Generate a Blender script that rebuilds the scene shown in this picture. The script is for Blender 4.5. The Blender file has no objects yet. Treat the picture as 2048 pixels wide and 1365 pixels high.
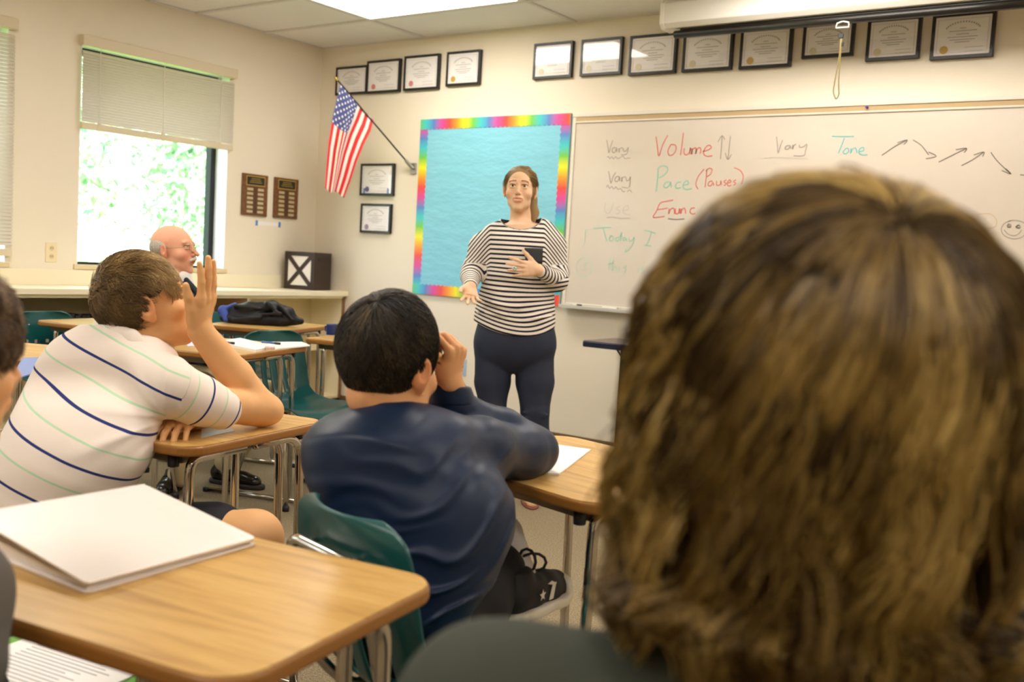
import bpy, math, random
import numpy as np
from mathutils import Vector, Matrix
S = bpy.context.scene
COL = S.collection
random.seed(7)
RNG = np.random.default_rng(7)

# ------------------------------------------------------------ camera
CAM = np.array([5.6469, -5.3428, 1.1763])
YAW, PITCH, ROLL, FPX = 0.6153, -0.0809, 0.058, 2017.34
_f = np.array([-math.sin(YAW)*math.cos(PITCH), math.cos(YAW)*math.cos(PITCH), math.sin(PITCH)])
_r = np.array([math.cos(YAW), math.sin(YAW), 0.0])
_u = np.cross(_r, _f)
CR = math.cos(ROLL)*_r + math.sin(ROLL)*_u
CU = -math.sin(ROLL)*_r + math.cos(ROLL)*_u
CF = _f
cd = bpy.data.cameras.new('camera')
cam = bpy.data.objects.new('camera', cd)
COL.objects.link(cam)
Mx = Matrix(((CR[0], CU[0], -CF[0], CAM[0]), (CR[1], CU[1], -CF[1], CAM[1]), (CR[2], CU[2], -CF[2], CAM[2]), (0, 0, 0, 1)))
cam.matrix_world = Mx
cd.sensor_width = 36.0
cd.lens = FPX/2048*36
cd.clip_start = 0.05
cd.dof.use_dof = True
cd.dof.focus_distance = 3.0
cd.dof.aperture_fstop = 3.9
S.camera = cam

# ------------------------------------------------------------ world, sun, exposure
w = bpy.data.worlds.new('world'); S.world = w; w.use_nodes = True
bg = w.node_tree.nodes['Background']
bg.inputs['Color'].default_value = (0.80, 0.90, 1.0, 1)
bg.inputs['Strength'].default_value = 9.0
sd = bpy.data.lights.new('sun', 'SUN'); sd.energy = 26.0; sd.angle = 0.02; sd.color = (1, .96, .88)
sun = bpy.data.objects.new('sun', sd); COL.objects.link(sun)
sun.rotation_euler = (math.radians(25), math.radians(30), 0)
LIGHT_STRENGTH = 17.0
S.view_settings.view_transform = 'Standard'
S.view_settings.look = 'None'
S.view_settings.exposure = -0.12
S.view_settings.gamma = 1.0
S.view_settings.use_curve_mapping = False
try:
    S.cycles.use_denoising = True
    S.cycles.max_bounces = 8
    S.cycles.diffuse_bounces = 5
    S.cycles.glossy_bounces = 4
    S.cycles.sample_clamp_indirect = 6.0
    S.cycles.caustics_reflective = False
    S.cycles.caustics_refractive = False
except Exception:
    pass

# ------------------------------------------------------------ point helpers
def ray(x, y): return CF + CR*(x-1024)/FPX - CU*(y-682.5)/FPX
def P(x, y, d): return CAM + ray(x, y)*d
def onplane(ax, val, x, y):
    q = ray(x, y); return CAM + q*((val-CAM[ax])/q[ax])
def nrm(v):
    v = np.asarray(v, float); return v/np.linalg.norm(v)

# ------------------------------------------------------------ materials
def lin(c):
    c = np.asarray(c, float)/255.0
    return tuple(np.where(c <= .04045, c/12.92, ((c+.055)/1.055)**2.4))
MATS = {}
def mat(name, rgb, rough=.6, metal=0., spec=.5, **kw):
    if name in MATS: return MATS[name]
    m = bpy.data.materials.new(name); m.use_nodes = True
    b = m.node_tree.nodes['Principled BSDF']
    b.inputs['Base Color'].default_value = (*lin(rgb), 1)
    b.inputs['Roughness'].default_value = rough
    b.inputs['Metallic'].default_value = metal
    b.inputs['Specular IOR Level'].default_value = spec
    for k, v in kw.items(): b.inputs[k.replace('_', ' ')].default_value = v
    m.diffuse_color = (*lin(rgb), 1)
    MATS[name] = m
    return m
class NT:
    def __init__(s, m):
        s.m = m; s.nt = m.node_tree; s.b = s.nt.nodes['Principled BSDF']
    def n(s, t, **kw):
        nd = s.nt.nodes.new(t)
        for k, v in kw.items():
            if k.startswith('i_'):
                key = k[2:].replace('_', ' ')
                nd.inputs[int(key) if key.isdigit() else key].default_value = v
            else: setattr(nd, k, v)
        return nd
    def l(s, a, b): s.nt.links.new(a, b)
    def base(s, out): s.l(out, s.b.inputs['Base Color'])
    def math(s, op, a, b=None, c=None):
        nd = s.nt.nodes.new('ShaderNodeMath'); nd.operation = op
        for i, v in enumerate((a, b, c)):
            if v is None: continue
            if isinstance(v, (int, float)): nd.inputs[i].default_value = v
            else: s.l(v, nd.inputs[i])
        return nd.outputs[0]
    def ramp(s, fac, stops, interp='LINEAR'):
        nd = s.nt.nodes.new('ShaderNodeValToRGB'); nd.color_ramp.interpolation = interp
        e = nd.color_ramp.elements
        while len(e) < len(stops): e.new(.5)
        for i, (p, c) in enumerate(stops):
            e[i].position = p; e[i].color = (*lin(c), 1)
        s.l(fac, nd.inputs[0]); return nd.outputs[0]
    def mix(s, fac, a, b, mode='MIX'):
        nd = s.nt.nodes.new('ShaderNodeMix'); nd.data_type = 'RGBA'; nd.blend_type = mode
        for i, v in ((0, fac), (6, a), (7, b)):
            if isinstance(v, (int, float)): nd.inputs[i].default_value = v
            elif isinstance(v, (tuple, list)): nd.inputs[i].default_value = (*lin(v), 1)
            else: s.l(v, nd.inputs[i])
        return nd.outputs[2]
    def bump(s, h, strength=.3, dist=.002):
        nd = s.nt.nodes.new('ShaderNodeBump'); nd.inputs['Strength'].default_value = strength; nd.inputs['Distance'].default_value = dist
        s.l(h, nd.inputs['Height']); s.l(nd.outputs[0], s.b.inputs['Normal'])
    def obj(s, scale=(1, 1, 1)):
        tc = s.n('ShaderNodeTexCoord'); mp = s.n('ShaderNodeMapping'); mp.inputs['Scale'].default_value = scale
        s.l(tc.outputs['Object'], mp.inputs[0]); return mp.outputs[0]
    def noise(s, vec, scale, detail=3, rough=.5, out=0):
        nd = s.n('ShaderNodeTexNoise'); nd.inputs['Scale'].default_value = scale; nd.inputs['Detail'].default_value = detail; nd.inputs['Roughness'].default_value = rough
        s.l(vec, nd.inputs['Vector']); return nd.outputs[out]

m_wall = mat('wall_paint', (234, 224, 204), .85); n = NT(m_wall); v = n.obj()
n.bump(n.noise(v, 90, 4), .12, .002); n.base(n.mix(n.noise(v, 1.2, 3), (231, 220, 200), (237, 227, 208)))
m_ceil = mat('ceiling_tile', (240, 237, 234), .95); n = NT(m_ceil); v = n.obj()
ns = n.noise(v, 240, 5, .7); n.bump(ns, .35, .003); n.base(n.ramp(ns, [(.3, (226, 222, 219)), (.55, (246, 243, 241))]))
m_carpet = mat('carpet', (140, 124, 100), .95, spec=.1); n = NT(m_carpet); v = n.obj()
a = n.noise(v, 170, 2, .7); b_ = n.noise(v, 420, 2, .7)
c1 = n.ramp(a, [(.32, (96, 82, 62)), (.5, (150, 134, 106)), (.68, (198, 184, 154))])
c2 = n.ramp(b_, [(.35, (110, 94, 70)), (.62, (190, 174, 144))])
n.base(n.mix(.45, c1, c2)); n.bump(b_, .8, .006)
m_white = mat('white_paint', (236, 232, 222), .5)
m_cream = mat('cream_laminate', (238, 228, 200), .38)
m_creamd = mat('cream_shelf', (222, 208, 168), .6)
m_tbar = mat('ceiling_grid', (222, 218, 214), .6)
m_kick = mat('brown_vinyl', (120, 94, 66), .55)
m_black = mat('black_frame', (26, 23, 19), .35)
m_dark = mat('dark_plastic', (22, 24, 30), .45)
m_chrome = mat('chrome', (205, 200, 192), .12, 1.0)
m_steel = mat('brushed_steel', (175, 172, 165), .35, 1.0)
m_alu = mat('aluminium_trim', (214, 210, 200), .35, .7)
m_wbframe = mat('pale_trim', (228, 220, 206), .4)
m_cork = mat('cork_strip', (196, 170, 128), .8)
m_paper = mat('paper_white', (240, 236, 230), .6)
m_ink = mat('print_ink', (168, 162, 162), .7)
m_teal = mat('teal_plastic', (15, 78, 78), .28); n = NT(m_teal); v = n.obj(); n.bump(n.noise(v, 500, 2), .08, .001)
m_tealnear = m_teal
m_brass = mat('brass', (196, 160, 70), .3, 1.0)
m_gold = mat('gold_paint', (214, 180, 84), .35, .6)
m_glass = bpy.data.materials.new('window_glass'); m_glass.use_nodes = True
nt = m_glass.node_tree; nt.nodes.clear()
o_ = nt.nodes.new('ShaderNodeOutputMaterial'); mx = nt.nodes.new('ShaderNodeMixShader'); tr = nt.nodes.new('ShaderNodeBsdfTransparent'); gl = nt.nodes.new('ShaderNodeBsdfGlossy')
gl.inputs['Roughness'].default_value = .02; lw = nt.nodes.new('ShaderNodeFresnel'); lw.inputs[0].default_value = 1.45
tr.inputs[0].default_value = (.93, .97, .96, 1)
nt.links.new(lw.outputs[0], mx.inputs[0]); nt.links.new(tr.outputs[0], mx.inputs[1]); nt.links.new(gl.outputs[0], mx.inputs[2]); nt.links.new(mx.outputs[0], o_.inputs[0])
m_pglass = bpy.data.materials.new('picture_glass'); m_pglass.use_nodes = True
nt = m_pglass.node_tree; nt.nodes.clear()
o_ = nt.nodes.new('ShaderNodeOutputMaterial'); mx = nt.nodes.new('ShaderNodeMixShader'); tr = nt.nodes.new('ShaderNodeBsdfTransparent'); gl = nt.nodes.new('ShaderNodeBsdfGlossy')
gl.inputs['Roughness'].default_value = .03; mx.inputs[0].default_value = .06
nt.links.new(tr.outputs[0], mx.inputs[1]); nt.links.new(gl.outputs[0], mx.inputs[2]); nt.links.new(mx.outputs[0], o_.inputs[0])
# laminate wood grain, runs along local x
def wood(name, light, mid, dark, rough=.28):
    m = mat(name, mid, rough, spec=.5); n = NT(m); v = n.obj((1.2, 14, 14))
    wv = n.n('ShaderNodeTexNoise'); wv.inputs['Scale'].default_value = 3.2; wv.inputs['Detail'].default_value = 6; wv.inputs['Distortion'].default_value = .6
    n.l(v, wv.inputs['Vector'])
    v2 = n.obj((3, 120, 60)); fine = n.noise(v2, 3, 4, .7)
    c = n.ramp(wv.outputs[0], [(.3, dark), (.47, mid), (.6, light), (.72, mid)])
    c2 = n.ramp(fine, [(.35, dark), (.6, light)])
    n.base(n.mix(.3, c, c2)); return m
m_desk = wood('desk_laminate', (212, 174, 106), (200, 158, 88), (164, 120, 60))
m_edge = mat('desk_edge_band', (150, 100, 42), .4)
m_plaque = wood('walnut', (128, 84, 44), (106, 66, 32), (78, 46, 22), .4)

# ------------------------------------------------------------ mesh helper
class MB:
    def __init__(s): s.v = []; s.f = []
    def add(s, vs, fs):
        o = len(s.v); s.v += [tuple(map(float, q)) for q in vs]; s.f += [tuple(i+o for i in f) for f in fs]; return s
    def box(s, x0, y0, z0, x1, y1, z1):
        return s.add([(x0, y0, z0), (x1, y0, z0), (x1, y1, z0), (x0, y1, z0), (x0, y0, z1), (x1, y0, z1), (x1, y1, z1), (x0, y1, z1)],
                     [(0, 3, 2, 1), (4, 5, 6, 7), (0, 1, 5, 4), (1, 2, 6, 5), (2, 3, 7, 6), (3, 0, 4, 7)])
    def prism(s, pts, z0, z1):
        k = len(pts)
        vs = [(x, y, z0) for x, y in pts]+[(x, y, z1) for x, y in pts]
        fs = [tuple(range(k-1, -1, -1)), tuple(range(k, 2*k))]+[(i, (i+1) % k, k+(i+1) % k, k+i) for i in range(k)]
        return s.add(vs, fs)
    def tube(s, path, r, n=10, closed=False):
        p = np.array(path, float); K = len(p)
        rs = np.full(K, r) if np.isscalar(r) else np.array(r)
        vs = []; up = None
        for i in range(K):
            a = p[(i-1) % K] if (closed or i > 0) else p[i]; b = p[(i+1) % K] if (closed or i < K-1) else p[i]
            t = nrm(b-a)
            if up is None:
                up = np.cross(t, [0, 0, 1.0])
                if np.linalg.norm(up) < .1: up = np.cross(t, [1.0, 0, 0])
            up = nrm(up-t*(up@t)); q = np.cross(t, up)
            for j in range(n):
                an = 2*math.pi*j/n; vs.append(p[i]+rs[i]*(math.cos(an)*up+math.sin(an)*q))
        fs = []
        for i in range(K if closed else K-1):
            i2 = (i+1) % K
            for j in range(n):
                fs.append((i*n+j, i*n+(j+1) % n, i2*n+(j+1) % n, i2*n+j))
        if not closed: fs += [tuple(range(n-1, -1, -1)), tuple((K-1)*n+j for j in range(n))]
        return s.add(vs, fs)
    def lathe(s, prof, c=(0, 0, 0), n=20):
        vs = []; K = len(prof)
        for r, z in prof:
            for j in range(n):
                a = 2*math.pi*j/n; vs.append((c[0]+r*math.cos(a), c[1]+r*math.sin(a), c[2]+z))
        fs = [(i*n+j, i*n+(j+1) % n, (i+1)*n+(j+1) % n, (i+1)*n+j) for i in range(K-1) for j in range(n)]
        return s.add(vs, fs+[tuple(range(n-1, -1, -1)), tuple((K-1)*n+j for j in range(n))])
    def obj(s, name, m, parent=None, smooth=False, bevel=0, segs=2):
        me = bpy.data.meshes.new(name); me.from_pydata(s.v, [], s.f); me.update()
        return link(name, me, m, parent, smooth, bevel, segs)
def link(name, me, m, parent=None, smooth=False, bevel=0, segs=2):
    o = bpy.data.objects.new(name, me); COL.objects.link(o)
    for q in (m if isinstance(m, (list, tuple)) else [m]): me.materials.append(q)
    if smooth: me.polygons.foreach_set('use_smooth', [True]*len(me.polygons))
    if bevel:
        b = o.modifiers.new('bevel', 'BEVEL'); b.width = bevel; b.segments = segs; b.limit_method = 'ANGLE'; b.harden_normals = False
    if parent is not None: o.parent = parent
    return o
def tag(o, label=None, cat=None, group=None, kind=None):
    if label: o['label'] = label
    if cat: o['category'] = cat
    if group: o['group'] = group
    if kind: o['kind'] = kind
    return o
def empty(name, loc=(0, 0, 0), rz=0.0, **k):
    o = bpy.data.objects.new(name, None); COL.objects.link(o); o.location = tuple(map(float, loc)); o.rotation_euler = (0, 0, rz)
    o.empty_display_size = .05
    return tag(o, **k)
def copy_tree(o, parent=None):
    c = o.copy(); COL.objects.link(c); c.parent = parent
    for ch in list(o.children): copy_tree(ch, c)
    return c
def bend(path, r=.05, n=6):
    """round the corners of a polyline"""
    p = [np.array(q, float) for q in path]; out = [p[0]]
    for i in range(1, len(p)-1):
        a, b, c = p[i-1], p[i], p[i+1]
        d1, d2 = a-b, c-b; l = min(r, .45*np.linalg.norm(d1), .45*np.linalg.norm(d2))
        A, Cc = b+nrm(d1)*l, b+nrm(d2)*l
        for k in range(n+1):
            t = k/n; out.append((1-t)**2*A+2*t*(1-t)*b+t*t*Cc)
    out.append(p[-1]); return out
def roundrect(x0, y0, x1, y1, r, n=6):
    pts = []
    for cx, cy, a0 in ((x1-r, y1-r, 0), (x0+r, y1-r, 90), (x0+r, y0+r, 180), (x1-r, y0+r, 270)):
        for k in range(n+1):
            a = math.radians(a0+90*k/n); pts.append((cx+r*math.cos(a), cy+r*math.sin(a)))
    return pts
# ============================================================ SETTING
H = 2.6486; RX, RY = 8.6, -8.6
tag(MB().box(-.2, RY-.2, -.12, RX+.2, .2, 0).obj('floor', m_carpet), kind='structure')
# ceiling: slab, grid and individual lay-in tiles
ceil = tag(MB().box(-.2, RY-.2, H+.03, RX+.2, .2, H+.1).obj('ceiling', m_tbar), kind='structure')
gx = [.997+1.22*i-1.22 for i in range(8)]; gx = [0.0]+[x for x in gx if x > .05 and x < RX-.05]+[RX]
gy = [-.545-.58*i for i in range(14)]; gy = [0.0]+[y for y in gy if y > RY+.05]+[RY]
gm = MB()
for x in gx: gm.box(x-.012, RY, H-.004, x+.012, 0, H+.03)
for y in gy: gm.box(0, y-.012, H-.0045, RX, y+.012, H+.029)
gm.obj('grid_bar', m_tbar, ceil)
panels = {(i, j) for i in (1, 3, 5) for j in (1, 5, 9)}
panels = {(i, j) for i, j in panels if i < len(gx)-1 and j < len(gy)-1}
tcache = {}
for i in range(len(gx)-1):
    for j in range(len(gy)-1):
        if (i, j) in panels: continue
        dx, dy = round(gx[i+1]-gx[i], 3), round(gy[j]-gy[j+1], 3)
        if (dx, dy) not in tcache:
            t = MB().box(-dx/2+.013, -dy/2+.013, 0, dx/2-.013, dy/2-.013, .018).obj('ceiling_tile', m_ceil, ceil); tcache[(dx, dy)] = t
        else:
            t = tcache[(dx, dy)].copy(); COL.objects.link(t)
        t.location = ((gx[i]+gx[i+1])/2, (gy[j]+gy[j+1])/2, H+.006)
m_diff = bpy.data.materials.new('light_diffuser'); m_diff.use_nodes = True
e = m_diff.node_tree.nodes['Principled BSDF']; e.inputs['Emission Color'].default_value = (1, .925, .845, 1); e.inputs['Emission Strength'].default_value = LIGHT_STRENGTH
e.inputs['Base Color'].default_value = (.9, .9, .9, 1)
lightlabels = {}
for k, (i, j) in enumerate(sorted(panels)):
    x0, x1, y1, y0 = gx[i]+.013, gx[i+1]-.013, gy[j]-.013, gy[j+1]+.013
    lab = 'fluorescent ceiling light panel glowing white near the flag corner' if (i, j) == (1, 1) else 'fluorescent ceiling light panel, %s row from the whiteboard wall, %s from the window wall' % ({1: 'first', 5: 'second', 9: 'third'}[j], {1: 'first', 3: 'second', 5: 'third'}[i])
    t = empty('ceiling_light', ((x0+x1)/2, (y0+y1)/2, H), label=lab, cat='ceiling light', group='ceiling light panels')
    hx, hy = (x1-x0)/2, (y1-y0)/2
    MB().box(-hx+.02, -hy+.02, .002, hx-.02, hy-.02, .008).obj('diffuser', m_diff, t)
    fm = MB(); fm.box(-hx, -hy, -.004, hx, -hy+.022, .02).box(-hx, hy-.022, -.004, hx, hy, .02).box(-hx, -hy+.022, -.004, -hx+.022, hy-.022, .02).box(hx-.022, -hy+.022, -.004, hx, hy-.022, .02)
    fm.obj('frame', m_white, t)
# walls
tag(MB().box(-.2, 0, 0, RX+.2, .2, H+.1).obj('wall_back', m_wall), kind='structure')
tag(MB().box(RX, RY-.2, 0, RX+.2, .0, H+.1).obj('wall_right', m_wall), kind='structure')
tag(MB().box(-.2, RY-.2, 0, RX, RY, H+.1).obj('wall_front', m_wall), kind='structure')
WIN = [(-1.92, -.83), (-3.50, -2.35), (-5.05, -3.93), (-6.60, -5.48)]
WZ0, WZ1 = .995, 2.30
wl = MB(); ys = [0]
prev = 0
for y0, y1 in WIN:
    wl.box(-.2, y1, 0, 0, prev, H+.1); wl.box(-.2, y0, 0, 0, y1, WZ0); wl.box(-.2, y0, WZ1, 0, y1, H+.1); prev = y0
wl.box(-.2, RY, 0, 0, prev, H+.1)
tag(wl.obj('wall_left', m_wall), kind='structure')
m_reveal = mat('window_reveal', (238, 236, 240), .6)
m_winframe = mat('dark_window_frame', (14, 18, 24), .6, .0)
for k, (y0, y1) in enumerate(WIN):
    wn = tag(MB().add([(-.146, y0+.04, WZ0+.01), (-.146, y1-.04, WZ0+.01), (-.146, y1-.04, WZ1-.04), (-.146, y0+.04, WZ1-.04)], [(0, 1, 2, 3)]).obj('window_%d' % (k+1), m_glass), kind='structure')
    fr = MB(); X0, X1 = -.175, -.12
    fr.box(X0, y0, WZ0, X1, y0+.045, WZ1).box(X0, y1-.045, WZ0, X1, y1, WZ1).box(X0, y0+.045, WZ0, X1, y1-.045, WZ0+.012).box(X0, y0+.045, WZ1-.045, X1, y1-.045, WZ1)
    fr.obj('window_frame', m_winframe, wn)
    rv = MB(); rv.box(-.12, y1-.006, WZ0, 0.001, y1, WZ1).box(-.12, y0, WZ0, 0.001, y0+.006, WZ1).box(-.12, y0, WZ1-.006, .001, y1, WZ1)
    rv.obj('reveal', m_reveal, wn)
    MB().box(-.12, y0-.02, WZ0-.03, .012, y1+.02, WZ0).obj('window_sill', mat('sill_tan', (214, 196, 156), .5), wn, bevel=.003)
# baseboards
tag(MB().box(0, -.012, 0, RX, 0, .1).obj('baseboard_back', m_kick), kind='structure')
tag(MB().box(RX-.012, RY, 0, RX, -.012, .1).obj('baseboard_right', m_kick), kind='structure')
tag(MB().box(.012, RY, 0, RX-.012, RY+.012, .1).obj('baseboard_front', m_kick), kind='structure')

# ------------------------------------------------------------ blinds
m_slat = mat('blind_slat', (206, 196, 180), .55); n = NT(m_slat)
n.b.inputs['Subsurface Weight'].default_value = 0
def blind(y0, y1, zt, zb, label, pitch):
    t = empty('window_blind', (0.02, (y0+y1)/2, zt), label=label, cat='window blind', group='window blinds')
    h = (y1-y0)/2; L = zt-zb
    MB().box(-.018, -h-.01, -.062, .028, h+.01, .0).obj('head_rail', mat('blind_rail', (214, 200, 172), .5), t, bevel=.004)
    nsl = int((L-.13)/pitch)
    s0 = None
    for k in range(nsl):
        if s0 is None:
            m = MB(); a = math.radians(50)
            m.add([(-.013*math.cos(a), -h, .013*math.sin(a)), (-.013*math.cos(a), h, .013*math.sin(a)), (.0025, -h, .0025), (.0025, h, .0025), (.013*math.cos(a), -h, -.013*math.sin(a)), (.013*math.cos(a), h, -.013*math.sin(a))], [(0, 1, 3, 2), (2, 3, 5, 4)])
            s0 = m.obj('slat', m_slat, t); so = s0.modifiers.new('s', 'SOLIDIFY'); so.thickness = .0012; s = s0
        else:
            s = s0.copy(); COL.objects.link(s)
        s.location = (.003, 0, -.098-k*pitch)
    MB().box(-.013, -h, -L, .013, h, -L+.04).obj('bottom_rail', mat('blind_rail', (214, 200, 172), .5), t, bevel=.004)
    for yy in (-h*.8, 0, h*.8):
        MB().box(.0135, yy-.0015, -L+.03, .0155, yy+.0015, -.06).obj('ladder_cord', mat('cord_white', (226, 218, 202), .7), t)
        MB().box(.0125, yy-.012, -L-.002, .0155, yy+.012, -L+.045).obj('rail_clip', mat('blind_rail', (214, 200, 172), .5), t)
blind(-1.925, -.815, 2.345, 1.80, 'half raised cream window blind above the bright open window', .0165)
blind(-3.53, -2.33, 2.345, 1.03, 'cream window blind lowered nearly to the sill, left of the wall outlet', .0205)
blind(-5.10, -3.88, 2.345, 1.03, 'cream window blind lowered on the third window from the flag corner', .03)
blind(-6.65, -5.43, 2.345, 1.03, 'cream window blind lowered on the fourth window from the flag corner', .03)

# ------------------------------------------------------------ outdoors
tag(MB().box(-60, -60, -.25, -.21, 40, -.15).obj('ground', mat('grass_ground', (120, 150, 80), .9)), kind='structure')
m_leaf = mat('leaf_green', (120, 168, 108), .5); n = NT(m_leaf)
at_ = n.n('ShaderNodeAttribute'); at_.attribute_name = 'tint'
n.base(n.ramp(at_.outputs['Fac'], [(0, (104, 146, 122)), (.5, (186, 212, 172)), (1, (236, 246, 226))]))
m_bark = mat('bark', (96, 78, 60), .9)
def tree(x, y, h, r, nl, label, seed):
    g = np.random.default_rng(seed)
    t = empty('tree', (x, y, -.15), label=label, cat='tree', group='trees outside the window')
    tm = MB().tube([(0, 0, 0), (.05, .03, h*.3), (-.04, .06, h*.6), (0, 0, h*.9)], [.16, .13, .09, .03], 10)
    for k in range(7):
        a = k*2.4; z = h*(.3+.08*k); tm.tube([(0, 0, z), (r*.5*math.cos(a), r*.5*math.sin(a), z+h*.12)], [.06, .02], 7)
    tm.obj('trunk', m_bark, t, True)
    # leaves gathered in clumps
    nc = 46; cc = g.normal(size=(nc, 3)); cc /= np.linalg.norm(cc, axis=1)[:, None]; cc *= g.uniform(.35, 1, (nc, 1))**.6
    cc *= np.array([r, r, h*.42]); cc[:, 2] += h*.56
    idx = g.integers(0, nc, nl); p = cc[idx]+g.normal(size=(nl, 3))*.34*r*.55
    a = g.normal(size=(nl, 3)); a /= np.linalg.norm(a, axis=1)[:, None]
    b = np.cross(a, g.normal(size=(nl, 3))); b /= np.linalg.norm(b, axis=1)[:, None]
    sz = g.uniform(.05, .11, (nl, 1))
    V = np.stack([p-a*sz, p+b*sz*.45, p+a*sz, p-b*sz*.45], 1).reshape(-1, 3)
    me = bpy.data.meshes.new('foliage'); F = np.arange(nl*4).reshape(-1, 4)
    me.from_pydata(V.tolist(), [], F.tolist())
    at = me.attributes.new('tint', 'FLOAT', 'POINT'); at.data.foreach_set('value', np.repeat(np.clip(g.normal(.5, .3, nl), 0, 1), 4).astype(np.float32))
    o = link('foliage', me, m_leaf, t); o['kind'] = 'stuff'
for k, (x, y, h, r, lab) in enumerate([(-7.5, 1.6, 6.5, 2.0, 'leafy green tree seen through the left half of the open window'), (-8.0, 6.0, 7.0, 2.2, 'pale green tree seen through the right half of the open window'),
                                       (-12.5, 5.0, 8.0, 2.8, 'tall tree behind the gap between the two nearer trees outside'), (-6.5, -2.8, 6.0, 2.0, 'green tree outside, beside the lowered blind'),
                                       (-13, 11, 8.0, 3.0, 'far bushy tree outside toward the whiteboard side')]):
    tree(x, y, h, r, 14000, lab, 30+k)
lp = empty('street_lamp', onplane(0, -5.2, 240, 400)*np.array([1, 1, 0])+np.array([0, 0, -.15]), label='pale street lamp standing outside the open window', cat='street lamp')
mm = MB().tube([(0, 0, 0), (0, 0, 2.0)], .03, 10); mm.obj('pole', mat('lamp_grey', (190, 205, 205), .5), lp, True)
MB().lathe([(.03, 2.0), (.15, 2.06), (.17, 2.13), (.05, 2.19)]).obj('lamp_head', mat('lamp_pale', (236, 240, 238), .5), lp, True)

# ------------------------------------------------------------ low bookcase along the window wall
CT = .87; CX = .377; BY = -5.0
bc = empty('bookcase', (0, 0, 0), label='long low cream bookcase built along the wall beneath the windows', cat='bookcase')
MB().box(.0, BY, CT-.035, CX, -.002, CT).obj('countertop', m_cream, bc, bevel=.003)
MB().box(.0, BY, CT, .018, -.002, .962).obj('backsplash', m_cream, bc, bevel=.002)
MB().box(.018, BY, .1, .03, -.02, CT-.035).obj('back_panel', m_creamd, bc)
MB().box(.03, BY, .085, CX-.02, -.02, .105).obj('bottom_panel', m_creamd, bc)
MB().box(.03, BY, 0, CX-.05, -.02, .085).obj('toe_kick', m_kick, bc)
MB().box(CX-.025, BY, CT-.052, CX-.012, -.02, CT-.035).obj('front_rail', m_creamd, bc)
dvs = [-.02, -.898, -1.78, -2.66, -3.54, -4.42, BY+.02]
for k, y in enumerate(dvs):
    d = MB().box(.03, y-.018, .105, CX-.018, y, CT-.035).obj('divider', m_creamd if k else m_cream, bc)
MB().box(CX-.018, -.045, .09, CX-.012, -.02, CT-.04).obj('end_strip', mat('end_strip', (120, 84, 50), .6), bc)
for k in range(6):
    z = .466 if k == 0 else .50
    MB().box(.03, dvs[k+1], z-.02, CX-.03, dvs[k]-.018, z).obj('shelf', m_creamd, bc)
def books(y0, y1, z, hts, cols, group, name='book', lab='dark spined book in the tightly packed row on the left bookcase shelf'):
    y = y1; k = 0; proto = {}
    while y > y0:
        th = random.uniform(.018, .026); h = random.uniform(*hts); d = random.uniform(.19, .21); c = random.choice(cols)
        m = mat('book_%d_%d_%d' % c, c, .5)
        b = empty(name, (0.13, y-th, z))
        MB().box(0, 0, 0, d, th-.0015, h).obj('cover', m, b, bevel=.002)
        MB().box(d, .003, h*.3, d+.0008, th-.005, h*.85).obj('spine_label', mat('spine_print', (150, 146, 134), .6), b)
        MB().box(-.004, .003, .004, .0, th-.004, h-.004).obj('pages', m_paper, b)
        tag(b, lab, 'book', group); y -= th; k += 1
books(-2.60, -2.03, .50, (.212, .228), [(24, 25, 30), (30, 28, 34), (20, 22, 26), (38, 34, 42)], 'dark books in the bookcase beneath the outlet')
books(-1.95, -1.82, .50, (.20, .22), [(60, 54, 80), (30, 30, 60), (26, 24, 28)], 'blue black books beside the dark row', lab='blue black book at the end of the dark row on the bookcase shelf')
books(-1.22, -.93, .50, (.20, .222), [(168, 48, 30), (150, 40, 28), (180, 60, 34)], 'red books behind the folded jacket', lab='red spined book on the bookcase shelf behind the folded black jacket')

# ------------------------------------------------------------ things on the window wall
def outlet(loc, rz, label, blue=False):
    t = empty('wall_outlet', loc, rz, label=label, cat='outlet')
    MB().box(-.035, 0, -.057, .035, .006, .057).obj('cover_plate', mat('plate_blue' if blue else 'plate_ivory', (176, 196, 216) if blue else (232, 216, 178), .4), t, bevel=.002)
    for z in (-.024, .024):
        s = MB().prism([(.015*math.cos(a*.5236), .015*math.sin(a*.5236)) for a in range(12)], 0, .002)
        s.v = [(x, .006+q, z+y) for x, y, q in s.v]
        s.obj('socket', mat('socket_face', (214, 196, 156), .5), t)
        MB().box(-.007, .0079, z-.003, -.004, .0085, z+.007).box(.004, .0079, z-.003, .007, .0085, z+.007).obj('slots', m_black, t)
outlet((0, -2.08, 1.06), -math.pi/2, 'ivory electrical outlet on the window wall between the two windows')
outlet((1.474, 0, .43), math.pi, 'bluish outlet plate low on the whiteboard wall beside the woman', True)
def plaque(y, label):
    t = empty('award_plaque', (0, y, 1.52), label=label, cat='plaque', group='award plaques on the window wall')
    MB().box(0, -.112, -.144, .018, .112, .144).obj('board', m_plaque, t, bevel=.004)
    MB().box(.018, -.078, .068, .0195, .078, .125).obj('title_plate', mat('black_plate', (34, 32, 26), .3), t)
    MB().box(.0185, -.083, .063, .0188, .083, .130).obj('plate_border', m_gold, t)
    L = MB()
    for k in range(3): L.box(.0195, -.055+.008*k, .085+.013*k, .0198, .055-.008*k, .088+.013*k)
    L.obj('lettering', m_gold, t)
    p0 = None
    for c in (-1, 1):
        for k in range(6):
            if p0 is None: p0 = p = MB().box(0, -.026, -.0085, .0015, .026, .0085).obj('name_plate', mat('name_plate', (206, 194, 160), .35, .5), t, bevel=.001)
            else: p = p0.copy(); COL.objects.link(p)
            p.location = (.018, c*.047, .038-k*.031)
    MB().box(.018, -.017, -.13, .0184, .017, .055).obj('centre_strip', mat('walnut_dark', (84, 50, 24), .4), t)
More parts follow.
